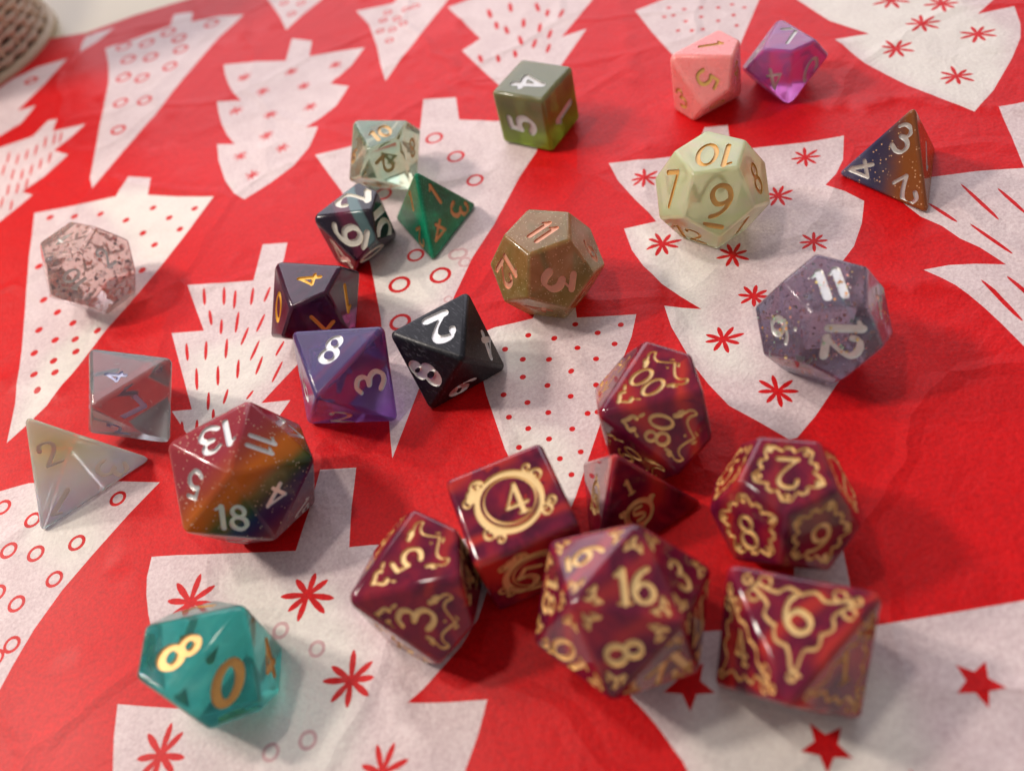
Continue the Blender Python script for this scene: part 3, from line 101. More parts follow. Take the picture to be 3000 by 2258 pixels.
TREE={'A': [[-12.305, 23.387], [-10.951, 23.084], [-9.645, 22.853], [-9.323, 23.749], [-8.572, 23.278], [-8.62, 22.411], [-7.667, 21.832], [-6.556, 21.259], [-7.212, 20.126], [-7.841, 19.095], [-8.665, 17.9], [-9.363, 17.005], [-10.033, 15.911], [-10.716, 14.867], [-11.131, 14.464], [-11.583, 14.059], [-11.573, 15.257], [-11.707, 17.179], [-12.123, 21.139], [-12.199, 22.182]], 'B': [[-4.012, 27.812], [-3.704, 29.272], [-3.013, 28.64], [-3.189, 27.631], [-2.2, 27.366], [-1.298, 27.079], [-1.849, 26.192], [-2.645, 25.416], [-2.08, 24.919], [-2.587, 24.015], [-3.12, 23.613], [-3.632, 23.351], [-3.246, 23.151], [-3.606, 22.248], [-4.136, 21.558], [-4.874, 21.062], [-5.652, 20.66], [-5.95, 21.114], [-6.201, 21.847], [-6.409, 23.04], [-6.463, 24.002], [-5.892, 23.685], [-6.128, 24.327], [-6.293, 25.027], [-6.405, 25.825], [-6.463, 26.598], [-5.634, 26.152], [-5.905, 26.847], [-6.065, 27.516], [-6.181, 28.295], [-6.214, 28.925], [-5.047, 28.439]], 'C': [[-10.919, 33.17], [-9.667, 33.2], [-8.335, 33.321], [-8.189, 34.226], [-7.431, 33.919], [-7.483, 33.098], [-6.395, 32.857], [-5.392, 32.32], [-6.398, 31.06], [-7.16, 29.769], [-7.996, 28.287], [-8.661, 26.917], [-9.612, 25.367], [-10.488, 23.738], [-10.63, 24.367], [-10.602, 26.115], [-10.568, 28.244], [-10.534, 30.354], [-10.653, 31.704]], 'E2': [[-14.721, 28.177], [-14.221, 28.114], [-13.068, 28.163], [-12.62, 28.909], [-12.273, 28.823], [-12.328, 28.03], [-11.126, 27.852], [-11.555, 27.272], [-12.105, 26.717], [-11.556, 26.191], [-12.238, 25.315], [-12.923, 24.804], [-12.504, 24.42], [-13.405, 23.505], [-13.973, 23.052]], 'E': [[-15.603, 32.153], [-14.614, 33.103], [-13.658, 33.45], [-12.457, 33.377], [-13.155, 31.823], [-13.982, 30.393], [-13.28, 30.34], [-13.688, 29.362], [-14.358, 28.888], [-15.089, 28.812]], 'F': [[-4.593, 33.961], [-4.429, 32.924], [-4.258, 32.212], [-4.043, 31.203], [-3.873, 30.044], [-3.151, 30.877], [-2.445, 31.536], [-1.997, 32.11]], 'F2': [[-11.986, 33.576], [-11.973, 34.332], [-11.857, 34.808], [-10.687, 34.803], [-11.25, 34.062]], 'G': [[-1.284, 29.822], [0.031, 29.523], [0.49, 30.049], [2.172, 28.857], [1.883, 28.508], [0.496, 26.598], [-0.917, 24.561], [-0.933, 25.619], [-0.896, 26.869], [-0.963, 28.528]], 'H': [[1.779, 27.959], [2.877, 28.083], [3.353, 29.144], [6.233, 27.052], [6.194, 25.491], [4.689, 23.897], [5.51, 23.91], [4.188, 22.307], [2.986, 20.934], [2.766, 20.872], [2.531, 21.591], [2.254, 22.564], [1.676, 24.953], [2.364, 25.303]], 'I': [[7.126, 24.051], [8.596, 24.305], [10.921, 23.145], [10.464, 22.503], [8.843, 20.296], [7.239, 18.784], [7.179, 20.143], [7.236, 21.157], [7.145, 22.575]], 'J': [[11.352, 21.882], [11.592, 20.374], [12.139, 19.193], [11.262, 19.402], [11.382, 18.002], [11.582, 17.236], [11.77, 16.592], [12.117, 15.659], [12.471, 14.889], [13.281, 15.426], [14.382, 16.386], [15.051, 17.063], [15.405, 17.603], [15.766, 18.413], [14.838, 18.573], [15.605, 19.013], [16.442, 19.632], [11.172, 23.462]], 'K': [[4.084, 17.236], [5.12, 16.824], [6.135, 16.588], [6.748, 17.451], [7.292, 17.254], [6.958, 16.221], [7.807, 15.963], [8.635, 15.693], [9.518, 15.493], [9.077, 14.677], [8.709, 14.291], [8.316, 14.025], [8.576, 13.613], [8.807, 13.169], [8.425, 12.548], [7.939, 11.963], [7.178, 11.387], [7.402, 10.836], [7.556, 10.193], [7.045, 9.603], [6.442, 9.088], [5.903, 8.709], [5.222, 8.186], [4.707, 7.862], [4.562, 7.874], [4.23, 8.432], [3.869, 8.987], [3.706, 9.628], [3.622, 10.149], [3.595, 10.721], [3.572, 11.33], [3.637, 11.928], [4.322, 11.546], [4.056, 12.069], [3.816, 12.564], [3.641, 13.287], [3.576, 13.904], [3.644, 14.678], [4.403, 14.554], [4.207, 15.588], [4.075, 16.449]], 'M': [[12.987, 14.761], [14.052, 14.641], [12.26, 11.991], [12.251, 12.681], [12.638, 13.702]], 'L': [[9.473, 13.386], [10.374, 13.276], [11.344, 13.004], [12.6, 12.493], [9.43, 7.806], [9.348, 8.279], [9.312, 8.933], [9.267, 9.374], [9.189, 9.794], [8.989, 10.38], [8.808, 10.747], [9.306, 10.667], [9.776, 10.488], [10.263, 10.236], [10.197, 10.519], [10.1, 10.88], [9.915, 11.258], [9.802, 11.752], [9.581, 12.206], [9.5, 12.714]], 'N': [[-0.503, 12.802], [0.014, 12.873], [0.879, 12.77], [1.363, 13.388], [1.951, 13.178], [1.801, 12.394], [2.434, 12.168], [3.016, 11.963], [2.718, 11.401], [2.015, 10.402], [1.382, 9.423], [0.518, 8.102], [0.121, 7.566], [-0.282, 8.011], [-0.509, 9.603], [-0.567, 11.069]], 'O': [[-3.456, 21.745], [-2.869, 21.659], [-2.252, 21.591], [-0.304, 21.422], [0.047, 22.89], [0.984, 22.454], [0.846, 21.27], [1.707, 20.7], [3.122, 19.923], [2.487, 18.63], [1.8, 17.787], [0.788, 16.287], [0.02, 15.343], [-0.661, 14.24], [-2.078, 11.509], [-2.748, 10.228], [-2.721, 10.673], [-2.687, 11.121], [-2.565, 12.662], [-2.451, 14.282], [-2.449, 16.225], [-2.648, 18.086], [-2.869, 19.614], [-3.167, 20.672]], 'P': [[-7.264, 17.678], [-6.325, 17.326], [-5.487, 17.032], [-5.347, 17.665], [-5.19, 18.376], [-4.52, 18.124], [-4.636, 17.565], [-4.838, 16.678], [-3.838, 16.215], [-4.25, 14.257], [-4.551, 13.614], [-4.97, 13.241], [-5.43, 12.806], [-4.765, 12.628], [-5.51, 11.664], [-6.426, 11.189], [-7.05, 12.357], [-7.543, 13.421], [-7.061, 13.279], [-7.352, 14.669], [-7.64, 16.026], [-6.796, 15.743], [-7.032, 16.698]], 'Qq': [[-11.958, 12.657], [-11.481, 12.638], [-10.822, 12.616], [-9.214, 12.09], [-7.737, 11.492], [-8.076, 11.201], [-8.393, 10.911], [-9.032, 10.253], [-9.663, 9.573], [-10.133, 8.901], [-10.47, 8.249], [-10.637, 7.872], [-11.069, 7.402]], 'R': [[-7.823, 9.695], [-7.273, 9.543], [-6.708, 9.361], [-5.807, 9.085], [-4.892, 8.81], [-4.556, 9.643], [-4.256, 10.513], [-3.508, 10.282], [-3.698, 9.411], [-3.85, 8.52], [-3.412, 8.404], [-1.187, 7.811], [-1.408, 6.965], [-1.76, 6.353], [-2.143, 5.973], [-2.605, 5.659], [-2.894, 5.461], [-3.185, 5.297], [-2.545, 5.123], [-1.9, 4.969], [-2.159, 4.482], [-2.481, 4.003], [-2.71, 3.67], [-8.275, 5.261], [-8.284, 5.707], [-8.314, 6.271], [-8.294, 6.857], [-7.741, 6.644], [-6.924, 6.34], [-7.32, 7.059], [-7.64, 7.746], [-7.816, 8.429], [-7.882, 8.875], [-7.89, 9.25]], 'S': [[0.324, 4.289], [0.268, 4.504], [0.767, 4.801], [1.17, 4.964], [1.768, 4.96], [2.471, 4.777], [3.077, 4.609], [3.727, 5.864], [4.43, 5.617], [4.32, 5.264], [4.145, 4.702], [4.017, 4.295], [4.35, 4.232], [5.064, 4.13], [6.484, 3.936], [6.835, 3.889], [5.135, 1.385], [0.813, 2.617], [0.737, 3.221], [0.679, 3.377], [0.589, 3.683], [0.477, 3.978]]}
GHOST={'a': [[-5.98, 8.862], [-6.414, 8.609], [-6.176, 8.043], [-7.166, 6.238], [-5.186, 4.719], [-4.336, 4.24], [-3.83, 6.378], [-4.246, 7.871], [-4.979, 8.024]], 'b': [[-10.68, 10.966], [-9.423, 9.701], [-8.788, 10.485], [-9.421, 12.089], [-10.57, 12.517]], 'c': [[-0.29, 10.241], [0.705, 9.486], [0.889, 8.726], [0.35, 7.821], [-0.613, 8.886]], 'd': [[-0.062, 13.024], [0.898, 12.402], [0.671, 11.409], [0.403, 11.16], [-0.347, 11.746]], 'e': [[3.186, 4.841], [4.203, 3.383], [4.046, 2.379], [3.094, 1.747], [0.913, 2.361], [0.862, 3.835]], 'f': [[-10.639, 23.539], [-6.012, 21.526], [-6.936, 20.348], [-7.566, 18.732], [-8.685, 19.263], [-9.03, 20.384]], 'g': [[-10.965, 16.635], [-9.421, 17.622], [-9.819, 15.825], [-11.182, 14.138], [-11.544, 14.28]], 'h': [[11.433, 22.466], [14.814, 20.06], [14.963, 17.496], [13.832, 15.745], [12.451, 14.796], [11.521, 17.326]], 'i': [[-2.724, 16.286], [-0.1, 15.7], [-1.185, 14.044], [-2.451, 14.397]], 'j': [[3.845, 14.981], [5.244, 12.766], [4.229, 11.21], [4.692, 10.195], [4.745, 9.503], [3.932, 9.749], [3.618, 11.587], [3.743, 13.237]], 'k': [[-7.108, 15.139], [-4.892, 14.768], [-5.204, 13.444], [-6.424, 12.6], [-6.977, 12.621]]}
PAPER=[[-30.14, 39.616], [-15.028, 35.579], [-13.623, 35.758], [-11.879, 35.147], [-9.907, 35.336], [-7.77, 35.262], [-4.134, 34.911], [4.757, 30.815], [14.525, 24.658], [21.98, 18.704], [5.801, -0.862], [-12.618, 3.749]]
DOTS=[[0.667, 12.332, 0.069], [1.712, 12.217, 0.068], [2.088, 11.785, 0.067], [2.616, 11.809, 0.066], [1.174, 11.99, 0.068], [1.564, 11.538, 0.066], [2.325, 11.342, 0.065], [0.388, 11.713, 0.068], [0.913, 11.481, 0.067], [1.84, 11.098, 0.065], [0.27, 11.238, 0.067], [1.259, 10.96, 0.065], [0.699, 10.817, 0.065], [1.636, 10.44, 0.063], [-0.226, 10.935, 0.066], [1.07, 10.363, 0.063], [0.197, 10.548, 0.065], [0.533, 10.14, 0.063], [-0.253, 10.33, 0.064], [1.268, 9.825, 0.062], [0.051, 9.91, 0.063], [0.875, 9.578, 0.061], [0.379, 9.515, 0.062], [0.878, 9.001, 0.06], [0.457, 8.996, 0.06], [-0.235, 9.538, 0.062], [0.567, 8.571, 0.059], [0.093, 12.145, 0.069], [1.466, 9.787, 0.062], [-11.735, 22.867, 0.117], [-10.065, 22.18, 0.112], [-9.223, 21.456, 0.109], [-8.413, 21.649, 0.108], [-7.129, 20.959, 0.105], [-7.889, 20.899, 0.105], [-7.544, 20.186, 0.102], [-8.653, 20.554, 0.105], [-8.274, 19.843, 0.102], [-10.913, 22.493, 0.114], [-8.574, 18.883, 0.109], [-11.376, 18.962, 0.113], [-10.89, 18.249, 0.109], [-10.386, 17.607, 0.106], [-11.332, 17.759, 0.108], [-9.654, 16.995, 0.103], [-10.81, 17.155, 0.105], [-10.246, 16.94, 0.104], [-11.331, 16.901, 0.105], [-10.17, 16.461, 0.102], [-10.747, 16.378, 0.102], [-11.21, 16.09, 0.102], [-10.648, 15.935, 0.101], [-11.018, 15.464, 0.099], [-11.737, 20.539, 0.119], [8.88, 23.069, 0.07], [9.299, 22.78, 0.069], [9.707, 22.71, 0.068], [9.935, 22.341, 0.067], [8.683, 22.571, 0.069], [9.016, 22.088, 0.067], [9.504, 22.116, 0.067], [9.361, 21.554, 0.066], [8.205, 22.584, 0.069], [8.465, 21.902, 0.068], [8.422, 23.278, 0.071], [8.021, 23.126, 0.071], [8.061, 23.634, 0.072], [7.828, 22.224, 0.069], [8.17, 21.997, 0.068], [7.755, 23.201, 0.071]]
RINGS=[[-9.945, 28.546, 0.284, 0.3], [-9.058, 28.179, 0.279, 0.3], [-9.884, 26.757, 0.27, 0.3], [-8.217, 30.066, 0.292, 0.3], [-9.243, 29.853, 0.293, 0.3], [-9.971, 30.355, 0.299, 0.3], [-9.89, 31.642, 0.31, 0.3], [-9.003, 31.261, 0.304, 0.3], [-9.222, 32.5, 0.315, 0.3], [-7.931, 32.034, 0.307, 0.3], [-7.844, 31.12, 0.299, 0.3], [-6.669, 32.404, 0.307, 0.3], [-10.161, 32.857, 0.321, 0.3], [-8.385, 32.838, 0.315, 0.3], [0.003, 20.743, 0.267, 0.26], [0.417, 19.563, 0.256, 0.26], [0.698, 18.261, 0.243, 0.26], [-1.763, 18.902, 0.256, 0.26], [-1.985, 19.565, 0.263, 0.26], [-1.307, 16.067, 0.23, 0.26], [-0.759, 17.388, 0.24, 0.26], [-1.856, 15.206, 0.28, 0.26], [-0.846, 15.081, 0.275, 0.26], [-2.026, 13.943, 0.267, 0.26], [-11.342, 12.151, 0.199, 0.3], [-8.665, 11.413, 0.187, 0.3], [-10.566, 11.55, 0.193, 0.3], [-10.996, 10.946, 0.196, 0.3], [-10.365, 10.651, 0.193, 0.3], [-9.478, 10.599, 0.19, 0.3], [-9.864, 9.886, 0.185, 0.3], [-10.606, 9.587, 0.185, 0.3], [-10.553, 8.705, 0.177, 0.3], [-11.076, 9.984, 0.189, 0.3], [-10.846, 8.533, 0.177, 0.3], [-0.225, 28.982, 0.162, 0.35], [-0.455, 28.533, 0.16, 0.35], [0.018, 28.333, 0.158, 0.35], [0.421, 28.783, 0.16, 0.35], [-0.658, 27.847, 0.157, 0.35], [-0.241, 27.686, 0.156, 0.35], [0.759, 28.795, 0.159, 0.35], [-0.444, 27.026, 0.153, 0.35], [0.17, 27.876, 0.156, 0.35], [-3.827, 32.234, 0.184, 0.35], [-3.192, 31.793, 0.181, 0.35], [-3.59, 31.157, 0.178, 0.35], [-13.774, 32.453, 0.274, 0.4]]
GRINGS=[[-5.272, 7.282, 0.165, 0.35], [-4.637, 6.723, 0.159, 0.35], [-5.551, 5.214, 0.157, 0.35], [-4.917, 5.225, 0.167, 0.35], [-0.236, 15.614, 0.199, 0.35], [-0.349, 15.639, 0.2, 0.35], [-0.188, 15.265, 0.177, 0.35], [-0.818, 14.202, 0.114, 0.35]]
FLAKES=[[4.686, 16.186, 0.405], [8.377, 15.173, 0.371], [7.262, 12.445, 0.337], [7.231, 14.158, 0.362], [5.346, 15.329, 0.388], [4.274, 13.786, 0.424], [5.547, 12.789, 0.401], [5.439, 11.439, 0.399], [4.406, 10.587, 0.417], [4.838, 8.971, 0.41], [13.487, 18.931, 0.466], [14.327, 17.751, 0.441], [12.356, 18.2, 0.46], [12.925, 16.374, 0.426], [13.432, 20.427, 0.493], [14.408, 19.525, 0.471], [-6.995, 8.411, 0.553], [-4.726, 7.812, 0.523], [-4.094, 5.978, 0.499], [-7.449, 5.723, 0.514], [-3.761, 4.366, 0.446], [-5.501, 27.612, 0.293], [-3.873, 26.98, 0.282], [-2.383, 26.527, 0.274], [-4.894, 26.311, 0.28], [-3.502, 25.774, 0.271], [-5.832, 25.632, 0.277], [-4.698, 24.736, 0.266], [-3.394, 24.445, 0.26], [-4.871, 23.606, 0.257], [-5.727, 22.914, 0.254], [-4.426, 22.665, 0.249], [-5.395, 21.752, 0.244], [-2.355, 25.478, 0.265]]
STARS=[[5.197, 3.03, 0.364], [2.764, 2.832, 0.373], [1.226, 4.244, 0.413], [3.665, 1.893, 0.348]]
DASH=[[-6.813, 17.343, -6.786, 16.675, 0.092], [-6.272, 17.154, -6.276, 16.446, 0.091], [-5.966, 16.893, -6.017, 16.185, 0.09], [-5.497, 16.767, -5.576, 16.13, 0.089], [-5.054, 16.593, -5.236, 16.091, 0.088], [-6.662, 16.445, -6.598, 15.851, 0.089], [-6.339, 15.96, -6.361, 15.418, 0.087], [-5.898, 16.046, -5.99, 15.31, 0.087], [-5.233, 15.664, -5.468, 15.109, 0.085], [-5.656, 15.381, -5.862, 14.828, 0.085], [-7.246, 15.504, -7.192, 14.874, 0.087], [-6.733, 15.363, -6.747, 14.711, 0.086], [-6.206, 15.215, -6.249, 14.552, 0.085], [-5.401, 14.813, -5.648, 14.221, 0.083], [-4.801, 14.527, -5.031, 14.111, 0.081], [-5.928, 14.39, -5.976, 13.785, 0.082], [-5.345, 14.245, -5.532, 13.723, 0.081], [-6.974, 14.551, -6.943, 13.819, 0.083], [-6.44, 14.403, -6.441, 13.758, 0.082], [-4.873, 13.893, -5.16, 13.326, 0.079], [-6.663, 13.656, -6.677, 13.096, 0.08], [-6.201, 13.563, -6.314, 13.136, 0.079], [-5.601, 13.269, -5.77, 13.056, 0.078], [-6.55, 13.092, -6.549, 12.725, 0.078], [-7.293, 13.02, -7.263, 12.604, 0.079], [-6.929, 12.921, -6.941, 12.567, 0.078], [10.845, 12.787, 10.876, 11.43, 0.092], [11.406, 12.315, 11.434, 11.368, 0.09], [9.937, 12.522, 10.129, 11.722, 0.092], [10.315, 11.575, 10.543, 10.445, 0.088], [9.607, 10.055, 9.682, 8.813, 0.1], [10.091, 9.949, 10.158, 9.085, 0.099], [3.001, 27.008, 2.959, 26.342, 0.147], [3.257, 25.581, 3.235, 25.051, 0.14], [3.911, 25.698, 3.769, 25.13, 0.14], [4.519, 26.427, 4.455, 25.779, 0.142], [4.771, 25.789, 4.599, 25.343, 0.139], [3.745, 26.966, 3.646, 26.332, 0.146], [3.522, 24.756, 3.475, 24.158, 0.136], [3.954, 24.261, 3.731, 23.787, 0.134], [4.528, 24.517, 4.297, 24.037, 0.134], [2.122, 24.41, 2.114, 23.91, 0.137], [2.651, 24.073, 2.594, 23.608, 0.135], [3.193, 24.032, 3.13, 23.568, 0.134], [4.268, 23.747, 4.044, 23.285, 0.131], [5.209, 25.488, 4.921, 25.014, 0.137], [3.052, 26.053, 2.988, 25.541, 0.143], [4.324, 25.087, 4.135, 24.565, 0.137], [-13.803, 27.603, -13.778, 26.888, 0.082], [-13.426, 27.302, -13.408, 26.596, 0.081], [-13.119, 27.417, -13.105, 26.708, 0.081], [-12.809, 27.532, -12.801, 26.819, 0.081], [-12.528, 27.86, -12.524, 27.136, 0.082], [-12.2, 27.871, -12.201, 27.147, 0.082], [-13.437, 26.385, -13.419, 25.709, 0.079], [-13.089, 26.198, -13.077, 25.529, 0.079], [-12.788, 26.308, -12.781, 25.634, 0.079], [-12.5, 26.517, -12.497, 25.837, 0.079], [-12.21, 26.728, -12.211, 26.041, 0.079], [-13.84, 26.875, -13.816, 26.184, 0.081], [-13.447, 25.507, -13.43, 24.859, 0.077], [-13.122, 25.422, -13.109, 24.777, 0.077], [-12.827, 25.527, -12.819, 24.879, 0.077], [-13.545, 24.876, -13.526, 24.248, 0.076], [-13.179, 24.521, -13.166, 23.904, 0.075], [-11.976, 27.843, -11.982, 27.12, 0.081]]
CREASE=[[[7.268, 26.031], [5.996, 21.077], [5.058, 17.623], [3.522, 11.956]], [[6.11, 15.506], [8.623, 13.627]], [[8.37, 17.24], [11.748, 15.928], [13.35, 14.347]], [[9.714, 19.146], [11.634, 19.1]], [[-1.174, 25.092], [2.017, 26.834]], [[1.082, 13.875], [1.406, 10.8]], [[7.338, 10.983], [10.141, 9.482]], [[-3.581, 9.208], [-3.161, 4.212]], [[-12.132, 16.318], [-10.39, 15.255]], [[5.263, 11.173], [4.898, 9.532]]]

# ------------------------------------------------------------------ wrapping paper
def seg_dist(x, y, a, b):
    dx, dy = b[0] - a[0], b[1] - a[1]; t = max(0, min(1, ((x - a[0]) * dx + (y - a[1]) * dy) / (dx * dx + dy * dy)))
    return math.hypot(x - a[0] - t * dx, y - a[1] - t * dy), t
def paper_h(x, y):
    h = -0.014 + 0.016 * noise.noise((x * .16, y * .16, 3.1)) + 0.010 * noise.noise((x * .5, y * .5, 9.7))
    far = min(1, max(0, (y - 14) / 12))                              # slacker towards the far edge
    h += far * 0.03 * noise.noise((x * .22 + 5, y * .22, 1.3))
    k = noise.noise((x * .35 + 2 * noise.noise((x * .2, y * .2, 0)), y * .55, 4.4))
    h += (0.008 + .010 * far) * max(0, 0.10 - abs(k)) / 0.10           # soft crumple ridges
    for ln in CREASE:
        for a, b in zip(ln, ln[1:]):
            d, t = seg_dist(x, y, a, b)
            if d < 1.2: h += 0.095 * math.exp(-abs(d) / .2) * (0.6 + .4 * noise.noise((x, y, 7)))
    return h
def paper_n(x, y, e=.02):
    a, b, c = paper_h(x, y), paper_h(x + e, y), paper_h(x, y + e)
    return Vector((-(b - a) / e, -(c - a) / e, 1)).normalized()

def densify(pl, step=.35):
    out = []
    for i, a in enumerate(pl):
        b = pl[(i + 1) % len(pl)]; n = max(1, int(math.hypot(b[0] - a[0], b[1] - a[1]) / step))
        for k in range(n): out.append((a[0] + (b[0] - a[0]) * k / n, a[1] + (b[1] - a[1]) * k / n))
    return out
def circle(x, y, r, n=18): return [(x + r * math.cos(6.28319 * k / n), y + r * math.sin(6.28319 * k / n)) for k in range(n)]
def arm(cx, cy, r, a, w):
    pts = []
    prof = ((0, .55), (.25, .75), (.55, 1), (.8, .85), (.95, .4), (1, 0), (.95, -.4), (.8, -.85), (.55, -1), (.25, -.75), (0, -.55))
    ca, sa = math.cos(a), math.sin(a)
    for t, s in prof:
        px, py = t * r, s * w; pts.append((cx + px * ca - py * sa, cy + px * sa + py * ca))
    return pts
def lens(x0, y0, x1, y1, w):
    L = math.hypot(x1 - x0, y1 - y0); a = math.atan2(y1 - y0, x1 - x0); ca, sa = math.cos(a), math.sin(a); out = []
    for t, s in ((0, 0), (.08, .55), (.3, .9), (.6, 1), (.85, .8), (.97, .4), (1, 0), (.97, -.4), (.85, -.8), (.6, -1), (.3, -.9), (.08, -.55)):
        px, py = t * L, s * w / 2; out.append((x0 + px * ca - py * sa, y0 + px * sa + py * ca))
    return out
def build_paper():
    V, F, T = [], [], []                                           # points, polygons, polygon kinds
    def poly(pts, kind):
        if sum(a[0] * b[1] - b[0] * a[1] for a, b in zip(pts, pts[1:] + pts[:1])) < 0: pts = pts[::-1]
        i0 = len(V); V.extend(pts); F.append(list(range(i0, i0 + len(pts)))); T.append(kind)
    poly(densify(PAPER, .8), 'sheet')
    for k, p in TREE.items(): poly(densify(p, .3), 'white')
    for x, y, rr in DOTS: poly(circle(x, y, rr, 14), 'red')
    for x, y, rr, w in RINGS: poly(circle(x, y, rr), 'red'); poly(circle(x, y, rr * (1 - 2 * w * .62), 14), 'hole')
    for x, y, rr, w in GRINGS: poly(circle(x, y, rr), 'faint'); poly(circle(x, y, rr * .6, 14), 'fhole')
    for x, y, rr in FLAKES:
        a0 = random.uniform(0, 6.28)
        for k in range(8): poly(arm(x, y, rr * random.uniform(.82, 1.08), a0 + k * .7854 + random.uniform(-.13, .13), rr * .12), 'red')
    for x, y, rr in STARS:
        a0 = 1.75 + random.uniform(-.3, .3)
        poly([(x + rr * (1 if k % 2 == 0 else .45) * math.cos(a0 + k * .62832), y + rr * (1 if k % 2 == 0 else .45) * math.sin(a0 + k * .62832)) for k in range(10)], 'red')
    for a in DASH: poly(lens(*a), 'red')
    xs = [p[0] for p in PAPER]; ys = [p[1] for p in PAPER]
    y = -6.0
    while y < 44:
        x = -26.0; st = .3 if y < 26 else .45
        while x < 30:
            V.append((x + random.uniform(-.08, .08), y + random.uniform(-.08, .08))); x += st
        y += st
    v2, e2, f2, ov, oe, of = delaunay_2d_cdt([Vector(p) for p in V], [], F, 0, 1e-5)
    tris, mats = [], []
    for f, src in zip(f2, of):
        kinds = {T[s] for s in src}
        if 'sheet' not in kinds: continue
        white = 'white' in kinds
        if not white: m = 0
        elif 'red' in kinds and 'hole' not in kinds: m = 0
        elif 'faint' in kinds and 'fhole' not in kinds: m = 2
        else: m = 1
        for k in range(1, len(f) - 1): tris.append((f[0], f[k], f[k + 1])); mats.append(m)
    verts = [(p[0], p[1], paper_h(p[0], p[1])) for p in v2]
    o = mesh_obj('wrapping_paper', verts, tris, [paper_mat('red_print', RED, RED_D, .0), paper_mat('white_paper', PINKW, PINKW_D, 1, (CREAM, CREAM_D)), paper_mat('faint_ring', FAINT, FAINT_D, .3)], smooth=True)
    o.data.polygons.foreach_set('material_index', mats)
    used = set(i for t in tris for i in t)
    at = o.data.attributes.new('bare', 'FLOAT', 'POINT')            # 1 where the sheet below is unprinted too
    def inside(x, y, pl):
        c = False
        for a, b in zip(pl, pl[1:] + pl[:1]):
            if (a[1] > y) != (b[1] > y) and x < a[0] + (y - a[1]) * (b[0] - a[0]) / (b[1] - a[1]): c = not c
        return c
    G = [(p, min(q[0] for q in p) - 1, max(q[0] for q in p) + 1, min(q[1] for q in p) - 1, max(q[1] for q in p) + 1) for p in GHOST.values()]
    val = [0.0] * len(v2)
    for i in used:
        x, y = v2[i]; best = 0
        for p, x0, x1, y0, y1 in G:
            if not (x0 < x < x1 and y0 < y < y1): continue
            d = min(seg_dist(x, y, a, b)[0] for a, b in zip(p, p[1:] + p[:1])); d = d if inside(x, y, p) else -d
            best = max(best, min(1, max(0, .5 + d / .5)))
        val[i] = best
    at.data.foreach_set('value', val)
    o.data.normals_split_custom_set_from_vertices([paper_n(p[0], p[1]) if i in used else (0, 0, 1) for i, p in enumerate(v2)])
    tag(o, 'red wrapping paper printed with white Christmas trees, spread flat under all the dice', 'wrapping paper')
def paper_mat(name, c, cdark, mottle, bare=None):
    m, nt, b = new_mat(name); co = coords(nt)
    fine = noise_tex(nt, co, 14, 6, .75); mid = noise_tex(nt, co, 1.1, 4, .6, .4); big = noise_tex(nt, co, .22, 3, .5)
    sp = ramp(nt, [(.38, (0, 0, 0)), (.66, (1, 1, 1))], fine)
    g = node(nt, 'ShaderNodeMath', operation='MULTIPLY'); nt.links.new(sp, g.inputs[0]); g.inputs[1].default_value = .75
    h = node(nt, 'ShaderNodeMath', operation='MULTIPLY_ADD'); nt.links.new(mid, h.inputs[0]); h.inputs[1].default_value = .9 * (.5 + mottle * .5); nt.links.new(g.outputs[0], h.inputs[2])
    f = node(nt, 'ShaderNodeMath', operation='SUBTRACT', use_clamp=True); nt.links.new(h.outputs[0], f.inputs[0]); f.inputs[1].default_value = .25
    col = mixcol(nt, c, cdark, f.outputs[0])
    if bare:
        att = node(nt, 'ShaderNodeAttribute', attribute_name='bare')
        col = mixcol(nt, col, mixcol(nt, bare[0], bare[1], f.outputs[0]), att.outputs['Fac'])
    nt.links.new(col, b.inputs['Base Color'])
    b.inputs['Roughness'].default_value = .50; b.inputs['Specular IOR Level'].default_value = .16
    b.inputs['Coat Weight'].default_value = .09; b.inputs['Coat Roughness'].default_value = .3
    fb = noise_tex(nt, co, 9, 5, .7); wr = noise_tex(nt, co, .9, 4, .55, 1.2)
    a = node(nt, 'ShaderNodeMath', operation='MULTIPLY_ADD'); nt.links.new(wr, a.inputs[0]); a.inputs[1].default_value = 2.2; nt.links.new(fb, a.inputs[2])
    vo = node(nt, 'ShaderNodeTexVoronoi', feature='DISTANCE_TO_EDGE'); vo.inputs['Scale'].default_value = .21
    wv = node(nt, 'ShaderNodeVectorMath', operation='ADD'); nw = node(nt, 'ShaderNodeTexNoise'); nw.inputs['Scale'].default_value = .5; nt.links.new(co, nw.inputs['Vector'])
    nt.links.new(co, wv.inputs[0]); nt.links.new(nw.outputs['Color'], wv.inputs[1]); nt.links.new(wv.outputs[0], vo.inputs['Vector'])
    cre = ramp(nt, [(0, (1, 1, 1)), (.05, (.25, .25, .25)), (.3, (0, 0, 0))], vo.outputs['Distance'])
    a2 = node(nt, 'ShaderNodeMath', operation='MULTIPLY_ADD'); nt.links.new(cre, a2.inputs[0]); a2.inputs[1].default_value = 2.4; nt.links.new(a.outputs[0], a2.inputs[2])
    bump(nt, b, a2.outputs[0], .75, .03)
    return m

